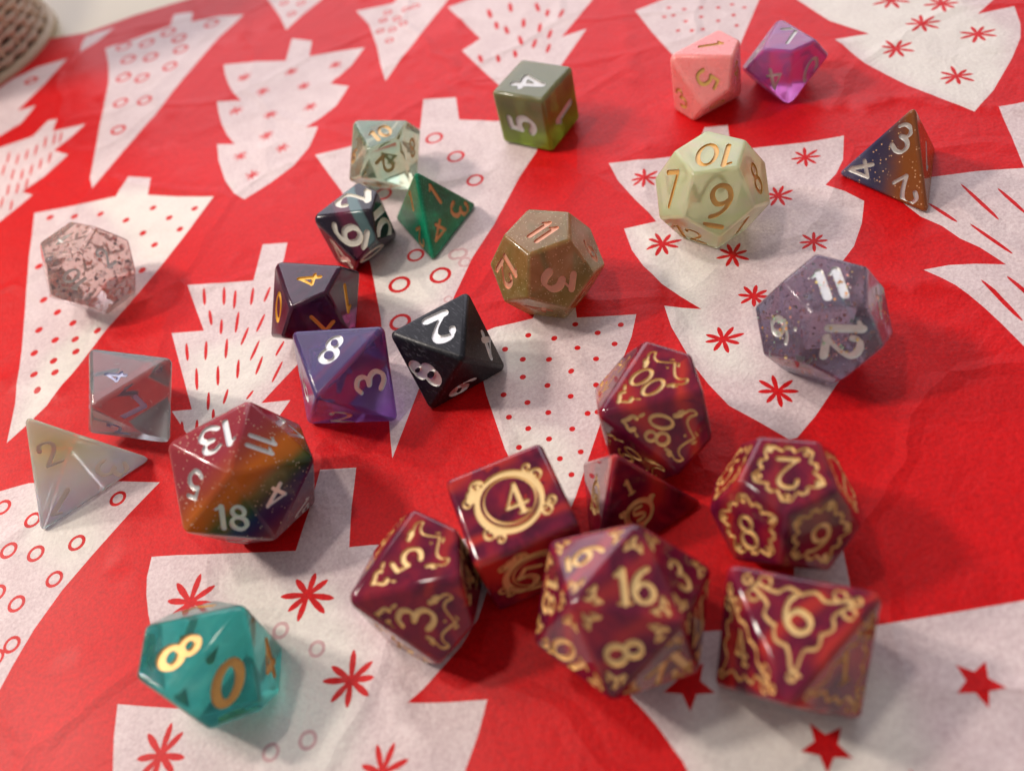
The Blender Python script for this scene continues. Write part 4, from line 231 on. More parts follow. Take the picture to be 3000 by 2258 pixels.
# ------------------------------------------------------------------ stroke glyphs
def cr(pts, n=5, closed=False):
    out = []; m = len(pts)
    for i in range(m if closed else m - 1):
        p1, p2 = pts[i % m], pts[(i + 1) % m]
        p0 = pts[(i - 1) % m] if (closed or i > 0) else p1
        p3 = pts[(i + 2) % m] if (closed or i + 2 < m) else p2
        for k in range(n):
            t = k / n; t2 = t * t; t3 = t2 * t
            out.append(tuple(.5 * (2 * p1[j] + (p2[j] - p0[j]) * t + (2 * p0[j] - 5 * p1[j] + 4 * p2[j] - p3[j]) * t2 + (3 * p1[j] - p0[j] - 3 * p2[j] + p3[j]) * t3) for j in range(2)))
    if not closed: out.append(tuple(pts[-1][:2]))
    return out
def ell(cx, cy, rx, ry, n=22): return [(cx + rx * math.cos(6.28319 * k / n + 1.57), cy + ry * math.sin(6.28319 * k / n + 1.57)) for k in range(n)]
def glyph(ch, serif=False, flat3=False):
    """strokes of a character in a box 1 high, centred on x: (points, closed, width factor)"""
    s = []
    if ch == '0': s = [(ell(0, .5, .25, .46), True, 1)]
    elif ch == '1':
        s = [([(-.17, .80), (.02, .95)], False, .8), ([(.02, .95), (.02, .03)], False, 1.15)]
        if serif: s.append(([(-.16, .03), (.20, .03)], False, .7))
    elif ch == '2': s = [(cr([(-.25, .70), (-.19, .90), (.0, .96), (.2, .88), (.24, .68), (.08, .40), (-.24, .05)]), False, 1), ([(-.25, .04), (.28, .05)], False, 1.1)]
    elif ch == '3':
        if flat3: s = [([(-.25, .94), (.24, .94)], False, 1), ([(.24, .94), (-.02, .60)], False, .8), (cr([(-.04, .59), (.18, .52), (.27, .30), (.15, .07), (-.06, .03), (-.26, .14)]), False, 1.15)]
        else: s = [(cr([(-.24, .83), (-.05, .96), (.17, .9), (.21, .73), (.12, .59), (-.06, .54)]), False, 1), (cr([(-.06, .54), (.18, .47), (.27, .27), (.15, .06), (-.06, .03), (-.26, .16)]), False, 1.05)]
    elif ch == '4':
        s = [([(.12, .97), (.12, .03)], False, 1.1), ([(.12, .97), (-.28, .30)], False, .8), ([(-.28, .30), (.30, .30)], False, .9)]
        if serif: s.append(([(.0, .03), (.26, .03)], False, .7))
    elif ch == '5': s = [([(-.14, .93), (.20, .95)], False, 1), ([(-.15, .93), (-.20, .54)], False, .9), (cr([(-.20, .54), (0, .61), (.21, .5), (.26, .28), (.12, .06), (-.08, .03), (-.25, .13)]), False, 1.1)]
    elif ch == '6': s = [(cr([(.17, .94), (-.03, .83), (-.19, .62), (-.26, .33), (-.15, .08), (.05, .03), (.22, .14), (.25, .35), (.10, .54), (-.08, .52), (-.21, .40)]), False, 1.05)]
    elif ch == '9': s = [(cr([(-.17, .06), (.03, .17), (.19, .38), (.26, .67), (.15, .92), (-.05, .97), (-.22, .86), (-.25, .65), (-.10, .46), (.08, .48), (.21, .60)]), False, 1.05)]
    elif ch == '7': s = [([(-.26, .94), (.25, .94)], False, 1), ([(.25, .94), (-.06, .03)], False, 1.1)]
    elif ch == '8': s = [(ell(0, .74, .19, .21), True, .95), (ell(0, .27, .24, .25), True, 1.05)]
    elif ch == '.': s = [([(0, .05), (.01, .06)], False, 1.25)]
    elif ch == '_': s = [([(-.26, -.17), (.22, -.17)], False, 1)]
    return s
ADV = {'1': .42, '.': .26, '_': 0}
def text_strokes(txt, serif=False, flat3=False):
    tot = sum(ADV.get(c, .66) for c in txt); x = -tot / 2; out = []
    for c in txt:
        a = ADV.get(c, .66)
        px = x + a / 2 if c != '_' else x - .33
        for pts, cl, w in glyph(c, serif, flat3): out.append(([(p[0] + px, p[1] - .5) for p in pts], cl, w))
        x += a
    return out
def curl(cx, cy, r, a0, turns, d=1, n=14):
    out = []
    for k in range(n + 1):
        t = k / n; rr = r * (1 - .78 * t); a = a0 + d * turns * 6.28319 * t
        out.append((cx + rr * math.cos(a), cy + rr * math.sin(a)))
    return out
def hull4(q):
    """counter-clockwise convex outline of a few points"""
    q = sorted(set((round(p[0], 6), round(p[1], 6)) for p in q))
    if len(q) < 3: return None
    def half(pts):
        h = []
        for p in pts:
            while len(h) > 1 and (h[-1][0] - h[-2][0]) * (p[1] - h[-2][1]) - (h[-1][1] - h[-2][1]) * (p[0] - h[-2][0]) <= 1e-9: h.pop()
            h.append(p)
        return h[:-1]
    o = half(q) + half(q[::-1])
    return o if len(o) > 2 else None
def stroke_polys(pts, closed, w, nib=.9, contrast=.25):
    """outline pieces of a pen stroke"""
    n = len(pts); L, R, out = [], [], []
    for i, p in enumerate(pts):
        a = pts[(i - 1) % n] if (closed or i > 0) else p; b = pts[(i + 1) % n] if (closed or i < n - 1) else p
        tx, ty = b[0] - a[0], b[1] - a[1]; l = math.hypot(tx, ty) or 1; tx /= l; ty /= l
        ww = w * (1 - contrast + 2 * contrast * abs(math.sin(math.atan2(ty, tx) - nib))) / 2
        L.append((p[0] - ty * ww, p[1] + tx * ww)); R.append((p[0] + ty * ww, p[1] - tx * ww))
    for i in range(n if closed else n - 1):
        j = (i + 1) % n; h = hull4([L[i], R[i], R[j], L[j]])
        if h: out.append(h)
    if not closed:
        for i in (0, n - 1):
            rr = math.hypot(L[i][0] - R[i][0], L[i][1] - R[i][1]) / 2 * .98
            out.append(circle(pts[i][0], pts[i][1], rr, 9))
    return out
def clusters(strokes):
    """strokes that touch form one piece; strokes: (points, closed, width)"""
    n = len(strokes); par = list(range(n))
    def find(i):
        while par[i] != i: i = par[i]
        return i
    for i in range(n):
        for j in range(i):
            lim = (.55 * (strokes[i][2] + strokes[j][2])) ** 2
            if find(i) != find(j) and min((p[0] - q[0]) ** 2 + (p[1] - q[1]) ** 2 for p in strokes[i][0] for q in strokes[j][0]) < lim: par[find(i)] = find(j)
    out = {}
    for i in range(n): out.setdefault(find(i), []).append(strokes[i])
    return list(out.values())

# ------------------------------------------------------------------ dice bodies
def rounded_solid(verts, faces, wid, seg=4):
    """bevelled solid: vertices, faces, vertex normals, and the flat face (loop of vertex numbers) for each original face"""
    bm = bmesh.new(); vs = [bm.verts.new(v) for v in verts]
    for f in faces: bm.faces.new([vs[i] for i in f])
    bmesh.ops.recalc_face_normals(bm, faces=bm.faces[:])
    nrm = []
    bm.faces.ensure_lookup_table()
    for f in bm.faces: nrm.append(f.normal.copy())
    bmesh.ops.bevel(bm, geom=bm.edges[:] + bm.verts[:], offset=wid, offset_type='OFFSET', segments=seg, profile=.5, affect='EDGES', clamp_overlap=True)
    bm.normal_update(); bm.verts.index_update(); bm.faces.ensure_lookup_table()
    V = [tuple(v.co) for v in bm.verts]; N = [v.normal.copy() for v in bm.verts]
    big = [max(range(len(bm.faces)), key=lambda k: bm.faces[k].calc_area() if bm.faces[k].normal.dot(n) > .9995 else -1) for n in nrm]
    flats = []
    for k, n in zip(big, nrm):
        loop = [v.index for v in bm.faces[k].verts]; flats.append(loop)
        for i in loop: N[i] = n.copy()
    rest = [tuple(v.index for v in f.verts) for f in bm.faces if f.index not in set(big)]
    bm.free(); return V, rest, N, flats, nrm
def face_frame(d, fi):
    q = [Vector(d['verts'][i]) for i in d['faces'][fi]]; n = (q[1] - q[0]).cross(q[2] - q[0]).normalized(); c = sum(q, Vector()) / len(q)
    cc = sum((Vector(v) for v in d['verts']), Vector()) / len(d['verts'])
    if n.dot(c - cc) < 0: n = -n
    return c, n, q
build_paper()

# ------------------------------------------------------------------ dice materials
def resin(name, cols, trans=.5, rough=.08, sss=.3, scale=1.2, dist=1.5, coat=0, bands=None, spark=None, clear=False, ior=1.47, swirl=None, scratch=0.0, seed=0, sscale=.35, spec=.5, scuff=None, film=0):
    m, nt, b = new_mat(name); co = coords(nt)
    mp = node(nt, 'ShaderNodeMapping'); mp.inputs['Location'].default_value = (seed * 3.1, seed * 1.7, seed); nt.links.new(co, mp.inputs[0]); v = mp.outputs[0]
    if bands:
        ax, stops, wob = bands
        d = node(nt, 'ShaderNodeVectorMath', operation='DOT_PRODUCT'); nt.links.new(co, d.inputs[0]); d.inputs[1].default_value = ax[:3]
        n = noise_tex(nt, v, 1.1, 3, .5, .6)
        a = node(nt, 'ShaderNodeMath', operation='MULTIPLY_ADD'); nt.links.new(n, a.inputs[0]); a.inputs[1].default_value = wob; nt.links.new(d.outputs['Value'], a.inputs[2])
        q = node(nt, 'ShaderNodeMath', operation='ADD'); nt.links.new(a.outputs[0], q.inputs[0]); q.inputs[1].default_value = ax[3] - wob / 2
        col = ramp(nt, stops, q.outputs[0])
    elif len(cols) == 1: col = None
    else:
        n = noise_tex(nt, v, scale, 4, .55, dist)
        k = len(cols); col = ramp(nt, [(.3 + .4 * i / (k - 1), c) for i, c in enumerate(cols)], n)
    if swirl:                                                          # pearly flakes folded into the resin
        w = node(nt, 'ShaderNodeTexWave', wave_type='BANDS'); w.inputs['Scale'].default_value = swirl[1]; w.inputs['Distortion'].default_value = 9; w.inputs['Detail'].default_value = 3; w.inputs['Detail Scale'].default_value = .9
        nt.links.new(v, w.inputs[0])
        vo = node(nt, 'ShaderNodeTexVoronoi', feature='F1'); vo.inputs['Scale'].default_value = swirl[1] * 1.3
        nd = noise_tex(nt, v, 1.5, 3, .5, 1)
        mv = node(nt, 'ShaderNodeVectorMath', operation='ADD'); nt.links.new(v, mv.inputs[0]); nt.links.new(nd, mv.inputs[1]); nt.links.new(mv.outputs[0], vo.inputs['Vector'])
        sep = node(nt, 'ShaderNodeSeparateColor'); nt.links.new(vo.outputs['Color'], sep.inputs[0])
        pw = node(nt, 'ShaderNodeMath', operation='POWER'); nt.links.new(w.outputs['Fac'], pw.inputs[0]); pw.inputs[1].default_value = 2.2
        mm = node(nt, 'ShaderNodeMath', operation='MULTIPLY'); nt.links.new(pw.outputs[0], mm.inputs[0]); nt.links.new(sep.outputs[0], mm.inputs[1])
        col = mixcol(nt, col if col else cols[0], swirl[0], mm.outputs[0])
    if spark:                                                          # fine mica glitter
        vo = node(nt, 'ShaderNodeTexVoronoi', feature='F1'); vo.inputs['Scale'].default_value = spark[1]; nt.links.new(co, vo.inputs['Vector'])
        sep = node(nt, 'ShaderNodeSeparateColor'); nt.links.new(vo.outputs['Color'], sep.inputs[0])
        st = ramp(nt, [(spark[2], (0, 0, 0)), (min(1, spark[2] + .05), (1, 1, 1))], sep.outputs[0])
        dd = ramp(nt, [(.25, (1, 1, 1)), (.45, (0, 0, 0))], vo.outputs['Distance'])
        mm = node(nt, 'ShaderNodeMath', operation='MULTIPLY'); nt.links.new(st, mm.inputs[0]); nt.links.new(dd, mm.inputs[1])
        col = mixcol(nt, col if col else cols[0], spark[0], mm.outputs[0])
    if scuff:                                                          # pale rubbed marks
        s2 = node(nt, 'ShaderNodeMapping'); s2.inputs['Rotation'].default_value = (.5, .3, .9); s2.inputs['Scale'].default_value = (3, 22, 9); nt.links.new(co, s2.inputs[0])
        sf = ramp(nt, [(.56, (0, 0, 0)), (.72, (1, 1, 1))], noise_tex(nt, s2.outputs[0], 1.6, 5, .75, .4))
        col = mixcol(nt, col if col else cols[0], scuff, sf)
    if col is None: b.inputs['Base Color'].default_value = (*cols[0], 1)
    else: nt.links.new(col, b.inputs['Base Color'])
    b.inputs['Transmission Weight'].default_value = trans; b.inputs['Roughness'].default_value = rough; b.inputs['IOR'].default_value = ior
    if sss:
        b.inputs['Subsurface Weight'].default_value = sss; b.inputs['Subsurface Scale'].default_value = sscale; b.inputs['Subsurface Radius'].default_value = (1, .7, .6)
    b.inputs['Specular IOR Level'].default_value = spec
    if film: b.inputs['Thin Film Thickness'].default_value = film; b.inputs['Thin Film IOR'].default_value = 1.7
    b.inputs['Coat Weight'].default_value = coat; b.inputs['Coat Roughness'].default_value = .03
    else_r = noise_tex(nt, v, 2.6, 7, .72, .3)                         # handling smudges in the gloss
    nt.links.new(ramp(nt, [(.42, (rough,) * 3), (.72, (rough + .14,) * 3)], else_r), b.inputs['Roughness'])
    if scratch:
        s1 = noise_tex(nt, v, 22, 6, .8, .2)
        rr = ramp(nt, [(.3, (rough,) * 3), (.75, (min(1, rough + scratch),) * 3)], s1); nt.links.new(rr, b.inputs['Roughness'])
        bump(nt, b, s1, .12, .01)
    return m
def paint(name, col, metal=.85, rough=.32):
    m, nt, b = new_mat(name); co = coords(nt); n = noise_tex(nt, co, 16, 4, .7)
    nt.links.new(mixcol(nt, tuple(c * .72 for c in col), tuple(min(1, c * 1.12) for c in col), n), b.inputs['Base Color'])
    b.inputs['Metallic'].default_value = metal; b.inputs['Roughness'].default_value = rough
    bump(nt, b, n, .35, .01); return m
GOLD = paint('gold_paint', (.74, .43, .12), .2, .36)
PALEGOLD = paint('antique_gold_paint', (.86, .60, .27), .3, .36)
SILVER = paint('silver_paint', (.84, .82, .80), .7, .3)
WHITE = paint('white_paint', (.80, .78, .74), .0, .45)
COPPER = paint('copper_paint', (.82, .40, .26), .3, .4)
GREYP = paint('pale_grey_paint', (.62, .60, .58), .3, .4)
LILACP = paint('pale_lilac_paint', (.55, .55, .72), .3, .4)
DULLGOLD = paint('brass_paint', (.70, .46, .20), .4, .4)
REDS = lambda k: resin('red_pearl_resin_%s' % k, [(.058, .003, .020), (.150, .006, .032), (.31, .013, .034)], trans=.12, rough=.06, spec=.4, sss=.35, scale=.75, dist=2.5, coat=.3, swirl=((.50, .032, .022), .5), seed={'a': 1, 'b': 2, 'c': 3, 'd': 4, 'e': 5, 'f': 6, 'g': 7}[k])

def local_axis(d, w):                                                  # a table direction in the die's own axes
    R = Matrix(d['rot']); return R.transposed() @ Vector(w)
def centre(d): return sum((Vector(v) for v in d['verts']), Vector()) / len(d['verts'])
def band_axis(d, w, lo, hi):
    a = local_axis(d, w).normalized(); c = a.dot(centre(d)); a2 = a / (hi - lo)
    return (a2.x, a2.y, a2.z, -(c + lo) / (hi - lo))

# ------------------------------------------------------------------ ornaments of the matching red set
def orn_ring(sc=1.0):
    s = [(ell(0, 0, .62, .62, 40), True, 1.25), (ell(.02, .02, .50, .50, 36), True, .45)]
    for a, d in ((.5, 1), (2.5, -1), (3.9, 1), (5.6, -1)):
        x, y = .74 * math.cos(a), .74 * math.sin(a)
        s.append((curl(x, y, .17, a + 2.2 * d, 1.35, d), False, .6)); s.append((curl(x * 1.02 - y * .30, y * 1.02 + x * .30, .12, a - 1.5, 1.1, -d), False, .55))
    s.append((curl(-.50, .56, .14, .4, 1.1, 1), False, .8)); s.append((curl(-.66, .36, .11, 1.5, 1.1, -1), False, .8))
    return [([(p[0] * sc, p[1] * sc) for p in q], c, w) for q, c, w in s]
def orn_swoosh():
    """bracket, dot and leaves of the ten-sided dice, in cm round the number (up = towards the pole)"""
    s = []
    half = cr([(0, -.63), (.10, -.53), (.20, -.45), (.27, -.43), (.35, -.46), (.41, -.54), (.46, -.49), (.45, -.41), (.39, -.345), (.335, -.26)], 4)
    for m in (1, -1):
        s.append(([(p[0] * m, p[1]) for p in half], False, 1))
        s.append(([(.345 * m, -.29), (.30 * m, -.20)], False, 2.0)); s.append(([(.41 * m, -.31), (.38 * m, -.25)], False, 1.3)); s.append(([(.06 * m, -.66), (.10 * m, -.62)], False, 1.1))
        s.append((cr([(0, .64), (.05 * m, .57), (.12 * m, .50), (.11 * m, .42)], 4), False, 1.6)); s.append(([(.12 * m, .47), (.09 * m, .42)], False, 1.9))
        s.append(([(.20 * m, .33), (.15 * m, .38)], False, 1.3))
    s.append(([(0, -.46), (.005, -.46)], False, 1.25))
    return s
def orn_frame(q2, t=.62):
    """wavy frame round a triangular face, little loops at the corners (q2: corners in face axes)"""
    s = []; n = len(q2)
    path = []
    for i in range(n):
        a, b = q2[i], q2[(i + 1) % n]
        def P(k, inn): 
            x = a[0] + (b[0] - a[0]) * k; y = a[1] + (b[1] - a[1]) * k; return (x * inn, y * inn)
        path += [P(.05, t * 1.02), P(.13, t * .88), P(.22, t * .84), P(.30, t * .97), P(.38, t * 1.10), P(.46, t * 1.0), P(.5, t * .90), P(.54, t * 1.0), P(.62, t * 1.10), P(.70, t * .97), P(.78, t * .84), P(.87, t * .88), P(.95, t * 1.02)]
    s.append((cr(path, 4, True), True, 1))
    for i, v in enumerate(q2):
        l = math.hypot(*v); ux, uy = v[0] / l, v[1] / l; rr = l * .068
        for m in (1, -1):
            cx, cy = v[0] * t * .86 - uy * m * rr * 1.6, v[1] * t * .86 + ux * m * rr * 1.6
            if i != 0: s.append((ell(cx, cy, rr, rr, 12), True, .9))
        s.append((curl(v[0] * t * 1.1, v[1] * t * 1.1, rr * 1.1, 1.2 * i, 1.1, 1), False, .9))
    return s
def orn_scallop(q2):
    s = []; n = len(q2); path = []
    for i in range(n):
        a, b = q2[i], q2[(i + 1) % n]
        def P(k, inn): return ((a[0] + (b[0] - a[0]) * k) * inn, (a[1] + (b[1] - a[1]) * k) * inn)
        path += [P(.03, .70), P(.12, .74), P(.24, .66), P(.33, .60), P(.40, .68), P(.46, .74), P(.5, .68), P(.54, .74), P(.60, .68), P(.67, .60), P(.76, .66), P(.88, .74), P(.97, .70)]
    s.append((cr(path, 3, True), True, 1))
    for i, v in enumerate(q2):
        s.append((curl(v[0] * .60, v[1] * .60, math.hypot(*v) * .07, i * 1.3, 1.0, 1 if i % 2 else -1), False, .9))
        if i % 2: s.append(([(v[0] * .70, v[1] * .70), (v[0] * .62, v[1] * .62)], False, 2.0))
    return s
def orn_corners(q2, t=.60):
    s = []
    for v in q2:
        l = math.hypot(*v); ux, uy = v[0] / l, v[1] / l; k = l * .10
        c = (v[0] * t, v[1] * t)
        def P(a, b): return (c[0] + ux * a * k - uy * b * k, c[1] + uy * a * k + ux * b * k)
        for m in (1, -1):
            s.append((cr([P(.2, 0), P(-.3, .7 * m), P(.1, 1.25 * m), P(.6, 1.0 * m)], 4), False, 1.1)); s.append(([P(-.75, 1.35 * m), P(-.5, 1.0 * m)], False, 1.2))
        s.append((cr([P(.3, 0), P(1.0, .25), P(1.5, -.1)], 4), False, 1.3))
    return s
def orn_d4():
    s = [(ell(0, 0, .60, .60, 32), True, 1), (ell(.03, 0, .50, .50, 30), True, .5), (cr([(.18, .26), (-.12, .30), (-.18, .08), (.12, -.06), (.16, -.26), (-.16, -.28)], 5), False, .9)]
    for a in (.4, 2.5, 4.5): s.append((curl(.72 * math.cos(a), .72 * math.sin(a), .15, a, 1.1, 1), False, .8))
    return s

NAMES = {'d4': 'four_sided_die', 'd6': 'six_sided_die', 'd8': 'eight_sided_die', 'd10': 'ten_sided_die', 'd12': 'twelve_sided_die', 'd20': 'twenty_sided_die'}
BEV = {'d4': .11, 'd6': .12, 'd8': .085, 'd10': .085, 'd12': .07, 'd20': .06}
G1, G2 = 'mixed dice scattered over the paper', 'matching red dice with gold ornament'
def build_die(key, mat, num, label, group=G1, w=.15, serif=False, flat3=False, ornament=None, contrast=.22, bev=None, depth=.03):
    d = DIE[key]; k = d['kind']
    root = bpy.data.objects.new(NAMES[k], None); C.objects.link(root); root.empty_display_size = .3
    Mx = Matrix(d['rot']).to_4x4(); Mx.translation = d['loc']; root.matrix_world = Mx
    tag(root, label, 'die', group)
    V, F, N, flats, nrm = rounded_solid(d['verts'], d['faces'], bev or BEV[k])
    pieces = []
    for fi in range(len(d['faces'])):
        c, n, q = face_frame(d, fi); marks = [x for x in NUM if x[0] == key and x[2] == fi]
        if key == 'glit12' and not any(x[1] in ('11', '9.', '12', '4') for x in marks): marks = []     # the cloudy resin hides its far numbers
        if not marks: F.append(tuple(flats[fi])); continue
        up0 = Vector(marks[0][4])
        if ornament == 'd20': up0 = q[0] - c
        up0 = (up0 - n * up0.dot(n)).normalized(); rt0 = up0.cross(n)
        groups = []                                                    # (name, strokes) in face axes
        for _, txt, _, org, up, h in marks:
            up = Vector(up); up = (up - n * up.dot(n)).normalized(); rt = up.cross(n); o = Vector(org) - c
            ox, oy = o.dot(rt0), o.dot(up0); ca, sa = up.dot(up0), up.dot(rt0)
            st = [([(ox + h * (p[0] * ca + p[1] * sa), oy + h * (-p[0] * sa + p[1] * ca)) for p in pts], cl, wf * w * h) for pts, cl, wf in text_strokes(txt, serif, flat3)]
            groups += [('numeral', g) for g in clusters(st)]
            if ornament == 'd10': groups += [('ornament', g) for g in clusters([([(ox + p[0] * ca + p[1] * sa, oy - p[0] * sa + p[1] * ca) for p in pts], cl, wf * .037) for pts, cl, wf in orn_swoosh()])]
        if ornament and ornament != 'd10':
            q2 = [((v - c).dot(rt0), (v - c).dot(up0)) for v in q]; rin = min(math.hypot((a[0] + b[0]) / 2, (a[1] + b[1]) / 2) for a, b in zip(q2, q2[1:] + q2[:1]))
            if ornament == 'd6': st, sc, ww = orn_ring(), rin * .98, .10
            elif ornament == 'd8': st, sc, ww = orn_frame(sorted(q2, key=lambda p: math.atan2(p[0], p[1]))), 1, .047
            elif ornament == 'd12': st, sc, ww = orn_scallop(q2), 1, .041
            elif ornament == 'd20': st, sc, ww = orn_corners(q2), 1, .043
            elif ornament == 'd4': st, sc, ww = orn_d4(), rin * .62, .15
            groups += [('ornament', g) for g in clusters([([(p[0] * sc, p[1] * sc) for p in pts], cl, wf * ww * sc) for pts, cl, wf in st])]
        # cut the marks into the flat face
        P, polys, own = [], [], []
        loop = flats[fi]
        def add(pl, who): polys.append(list(range(len(P), len(P) + len(pl)))); P.extend(pl); own.append(who)
        loop2 = [((Vector(V[i]) - c).dot(rt0), (Vector(V[i]) - c).dot(up0)) for i in loop]
        if sum(a[0] * b[1] - b[0] * a[1] for a, b in zip(loop2, loop2[1:] + loop2[:1])) < 0: loop, loop2 = loop[::-1], loop2[::-1]
        plane = sum(((Vector(V[i]) - c).dot(n) for i in loop)) / len(loop)
        add(loop2, -1)
        for gi, (nm, g) in enumerate(groups):
            for pts, cl, wd in g:
                for pl in stroke_polys(pts, cl, wd, contrast=contrast): add(pl, gi)
        v2, e2, f2, ov, oe, of = delaunay_2d_cdt([Vector(p) for p in P], [], polys, 0, 1e-5)
        idx = {}
        for a, lst in enumerate(ov):
            for b in lst:
                if b < len(loop): idx[a] = loop[b]
        def vid(a):
            if a not in idx:
                V.append(tuple(c + rt0 * v2[a][0] + up0 * v2[a][1] + n * plane)); N.append(n.copy()); idx[a] = len(V) - 1
            return idx[a]
        parts = {}
        for f, src in zip(f2, of):
            who = {own[s_] for s_ in src}
            if -1 not in who: continue
            who.discard(-1)
            if who: parts.setdefault(min(who), []).append(tuple(f))
            else: F.append(tuple(vid(a) for a in f))
        for gi, tris in parts.items(): pieces.append((groups[gi][0], tris, v2, c + n * plane, rt0, up0, n))
    # keep every face turned outwards
    cc = centre(d)
    F = [f if (Vector(V[f[1]]) - Vector(V[f[0]])).cross(Vector(V[f[2]]) - Vector(V[f[0]])).dot(sum((Vector(V[i]) for i in f), Vector()) / len(f) - cc) >= 0 else f[::-1] for f in F]
    body = mesh_obj('body', V, F, mat, root, smooth=True); body.data.normals_split_custom_set_from_vertices(N)
    split = []
    for nm, tris, *rest_ in pieces:                                    # one object per connected mark
        left = [set(f) for f in tris]; grp = []
        for f, s_ in zip(tris, left):
            hit = [g for g in grp if g[0] & s_]
            ns_, nf = set(s_), [f]
            for g in hit: ns_ |= g[0]; nf += g[1]; grp.remove(g)
            grp.append((ns_, nf))
        split += [(nm, g[1], *rest_) for g in grp if len(g[1]) > 3]
    for nm, tris, v2, o, rt, up, n in split:
        ids = {}; PV, PF = [], []
        def pid(a, z):
            if (a, z) not in ids: PV.append(tuple(o + rt * v2[a][0] + up * v2[a][1] - n * (depth * z))); ids[(a, z)] = len(PV) - 1
            return ids[(a, z)]
        edges = {}
        for f in tris:
            if (v2[f[1]] - v2[f[0]]).cross(v2[f[2]] - v2[f[0]]) < 0: f = f[::-1]
            PF.append(tuple(pid(a, 1) for a in f))
            for a, b in zip(f, f[1:] + f[:1]): edges[(a, b)] = 1
        for a, b in edges:
            if (b, a) not in edges: PF.append((pid(a, 0), pid(b, 0), pid(b, 1), pid(a, 1)))   # side wall of the groove
        mesh_obj(nm, PV, PF, num, root)
    return root
def flakes_part(root, key, name, count, smin, smax, mats, inset=.86, seed=1, ratio=.5, skin=0):
    d = DIE[key]; rng = random.Random(seed); P = [Vector(v) for v in d['verts']]; c = centre(d); V, F, MI = [], [], []
    for _ in range(count):
        p = Vector((rng.gauss(0, 1), rng.gauss(0, 1), rng.gauss(0, 1))).normalized(); p = c + p * max((q - c).length for q in P) * rng.random() ** .33
        # keep inside every face plane
        for fi in range(len(d['faces'])):
            fc, n, q = face_frame(d, fi); dist = (p - c).dot(n); lim = (fc - c).dot(n) * inset
            if dist > lim: p -= n * (dist - lim)
        a = Vector((rng.gauss(0, 1), rng.gauss(0, 1), rng.gauss(0, 1))).normalized(); b = a.orthogonal().normalized(); r_ = rng.uniform(smin, smax); e = a.cross(b)
        if _ < skin:                                                   # some lie in the surface itself
            fc, n, q = face_frame(d, rng.randrange(len(d['faces']))); ws = [rng.random() for _q in q]; sw = sum(ws)
            p = fc + (sum((a_ * b_ for a_, b_ in zip(q, ws)), Vector()) / sw - fc) * 1.5 + n * .003; b = n.orthogonal().normalized(); e = n.cross(b); r_ *= .6
        i = len(V); k = rng.choice((3, 4, 5)); a0 = rng.random() * 6
        for j in range(k):
            t = a0 + 6.283 * j / k; V.append(tuple(p + b * r_ * math.cos(t) + e * r_ * ratio * 2 * rng.uniform(.5, 1) * math.sin(t)))
        F.append(tuple(range(i, i + k))); MI.append(rng.randrange(len(mats)))
    o = mesh_obj(name, V, F, mats, root); o.data.polygons.foreach_set('material_index', MI); o['kind'] = 'stuff'
    return o
def flake_mat(name, col, metal=.2, rough=.3):
    m, nt, b = new_mat(name); n = noise_tex(nt, coords(nt), 8, 3)
    nt.links.new(mixcol(nt, tuple(c * .7 for c in col), tuple(min(1, c * 1.1) for c in col), n), b.inputs['Base Color']); b.inputs['Metallic'].default_value = metal; b.inputs['Roughness'].default_value = rough
    return m

# ------------------------------------------------------------------ the dice
build_die('olive', resin('olive_resin', [(.22, .24, .06)], trans=.45, rough=.14, sss=.7, sscale=.8, bands=((0, 0, .62, 0), [(0, (.26, .40, .02)), (.35, (.22, .28, .03)), (.75, (.20, .20, .07)), (1, (.24, .25, .12))], .2)), GREYP, 'olive green cube die showing a pale 4 on its top face', w=.2)  # bands paint a green glow at the base and a dull reflection on top
build_die('black', resin('black_resin', [(.004, .004, .007), (.010, .009, .014)], trans=0, rough=.2, sss=0, coat=0, scratch=.4, spec=.35, scuff=(.13, .13, .15)), SILVER, 'scuffed black die with a silver 2 uppermost', flat3=True, w=.2, contrast=.5)
build_die('purple8', resin('violet_glow_resin', [(.2, .1, .4)], trans=.75, rough=.10, sss=.3, bands=(band_axis(DIE['purple8'], (.1, -.45, 1), -.85, .8), [(0, (.66, .34, .74)), (.24, (.56, .26, .70)), (.42, (.16, .07, .36)), (.8, (.13, .09, .32)), (1, (.18, .15, .44))], .18), coat=0, scratch=.1), SILVER, 'translucent violet die with a silver 8 uppermost, touching the black die', w=.15)  # lavender glow of light through the lower part is painted into the bands
t = build_die('tan', resin('tan_shimmer_resin', [(.28, .185, .045), (.38, .26, .085), (.46, .35, .16)], trans=.50, rough=.16, sss=.5, scale=1.4, spark=((.75, .62, .34), 26, .80)), COPPER, 'tan shimmering die with copper 11 on its top face', flat3=True, w=.17, contrast=.45)
rb = build_die('rainbow', resin('rainbow_resin', [(1, 0, 0)], trans=.22, rough=.14, sss=.35, coat=.2,
    bands=(band_axis(DIE['rainbow'], (.42, -.62, -.66), -1.15, 1.15), [(0, (.36, .03, .045)), (.26, (.35, .035, .055)), (.40, (.40, .065, .025)), (.52, (.64, .16, .005)), (.60, (.52, .14, .005)), (.67, (.10, .10, .012)), (.73, (.018, .055, .018)), (.80, (.018, .02, .09)), (.88, (.05, .014, .08)), (1, (.20, .035, .055))], .14), spark=((.85, .70, .5), 30, .90), spec=.35), SILVER, 'large rainbow banded glitter die with silver 18, 13, 11, 5 and 4', w=.15)
build_die('teal', resin('teal_resin', [(.03, .40, .40), (.06, .52, .50), (.16, .62, .56)], trans=.80, rough=.07, sss=.35, scale=.8, coat=0), GOLD, 'clear teal die with gold 8 and 0, nearest the bottom left', w=.2)
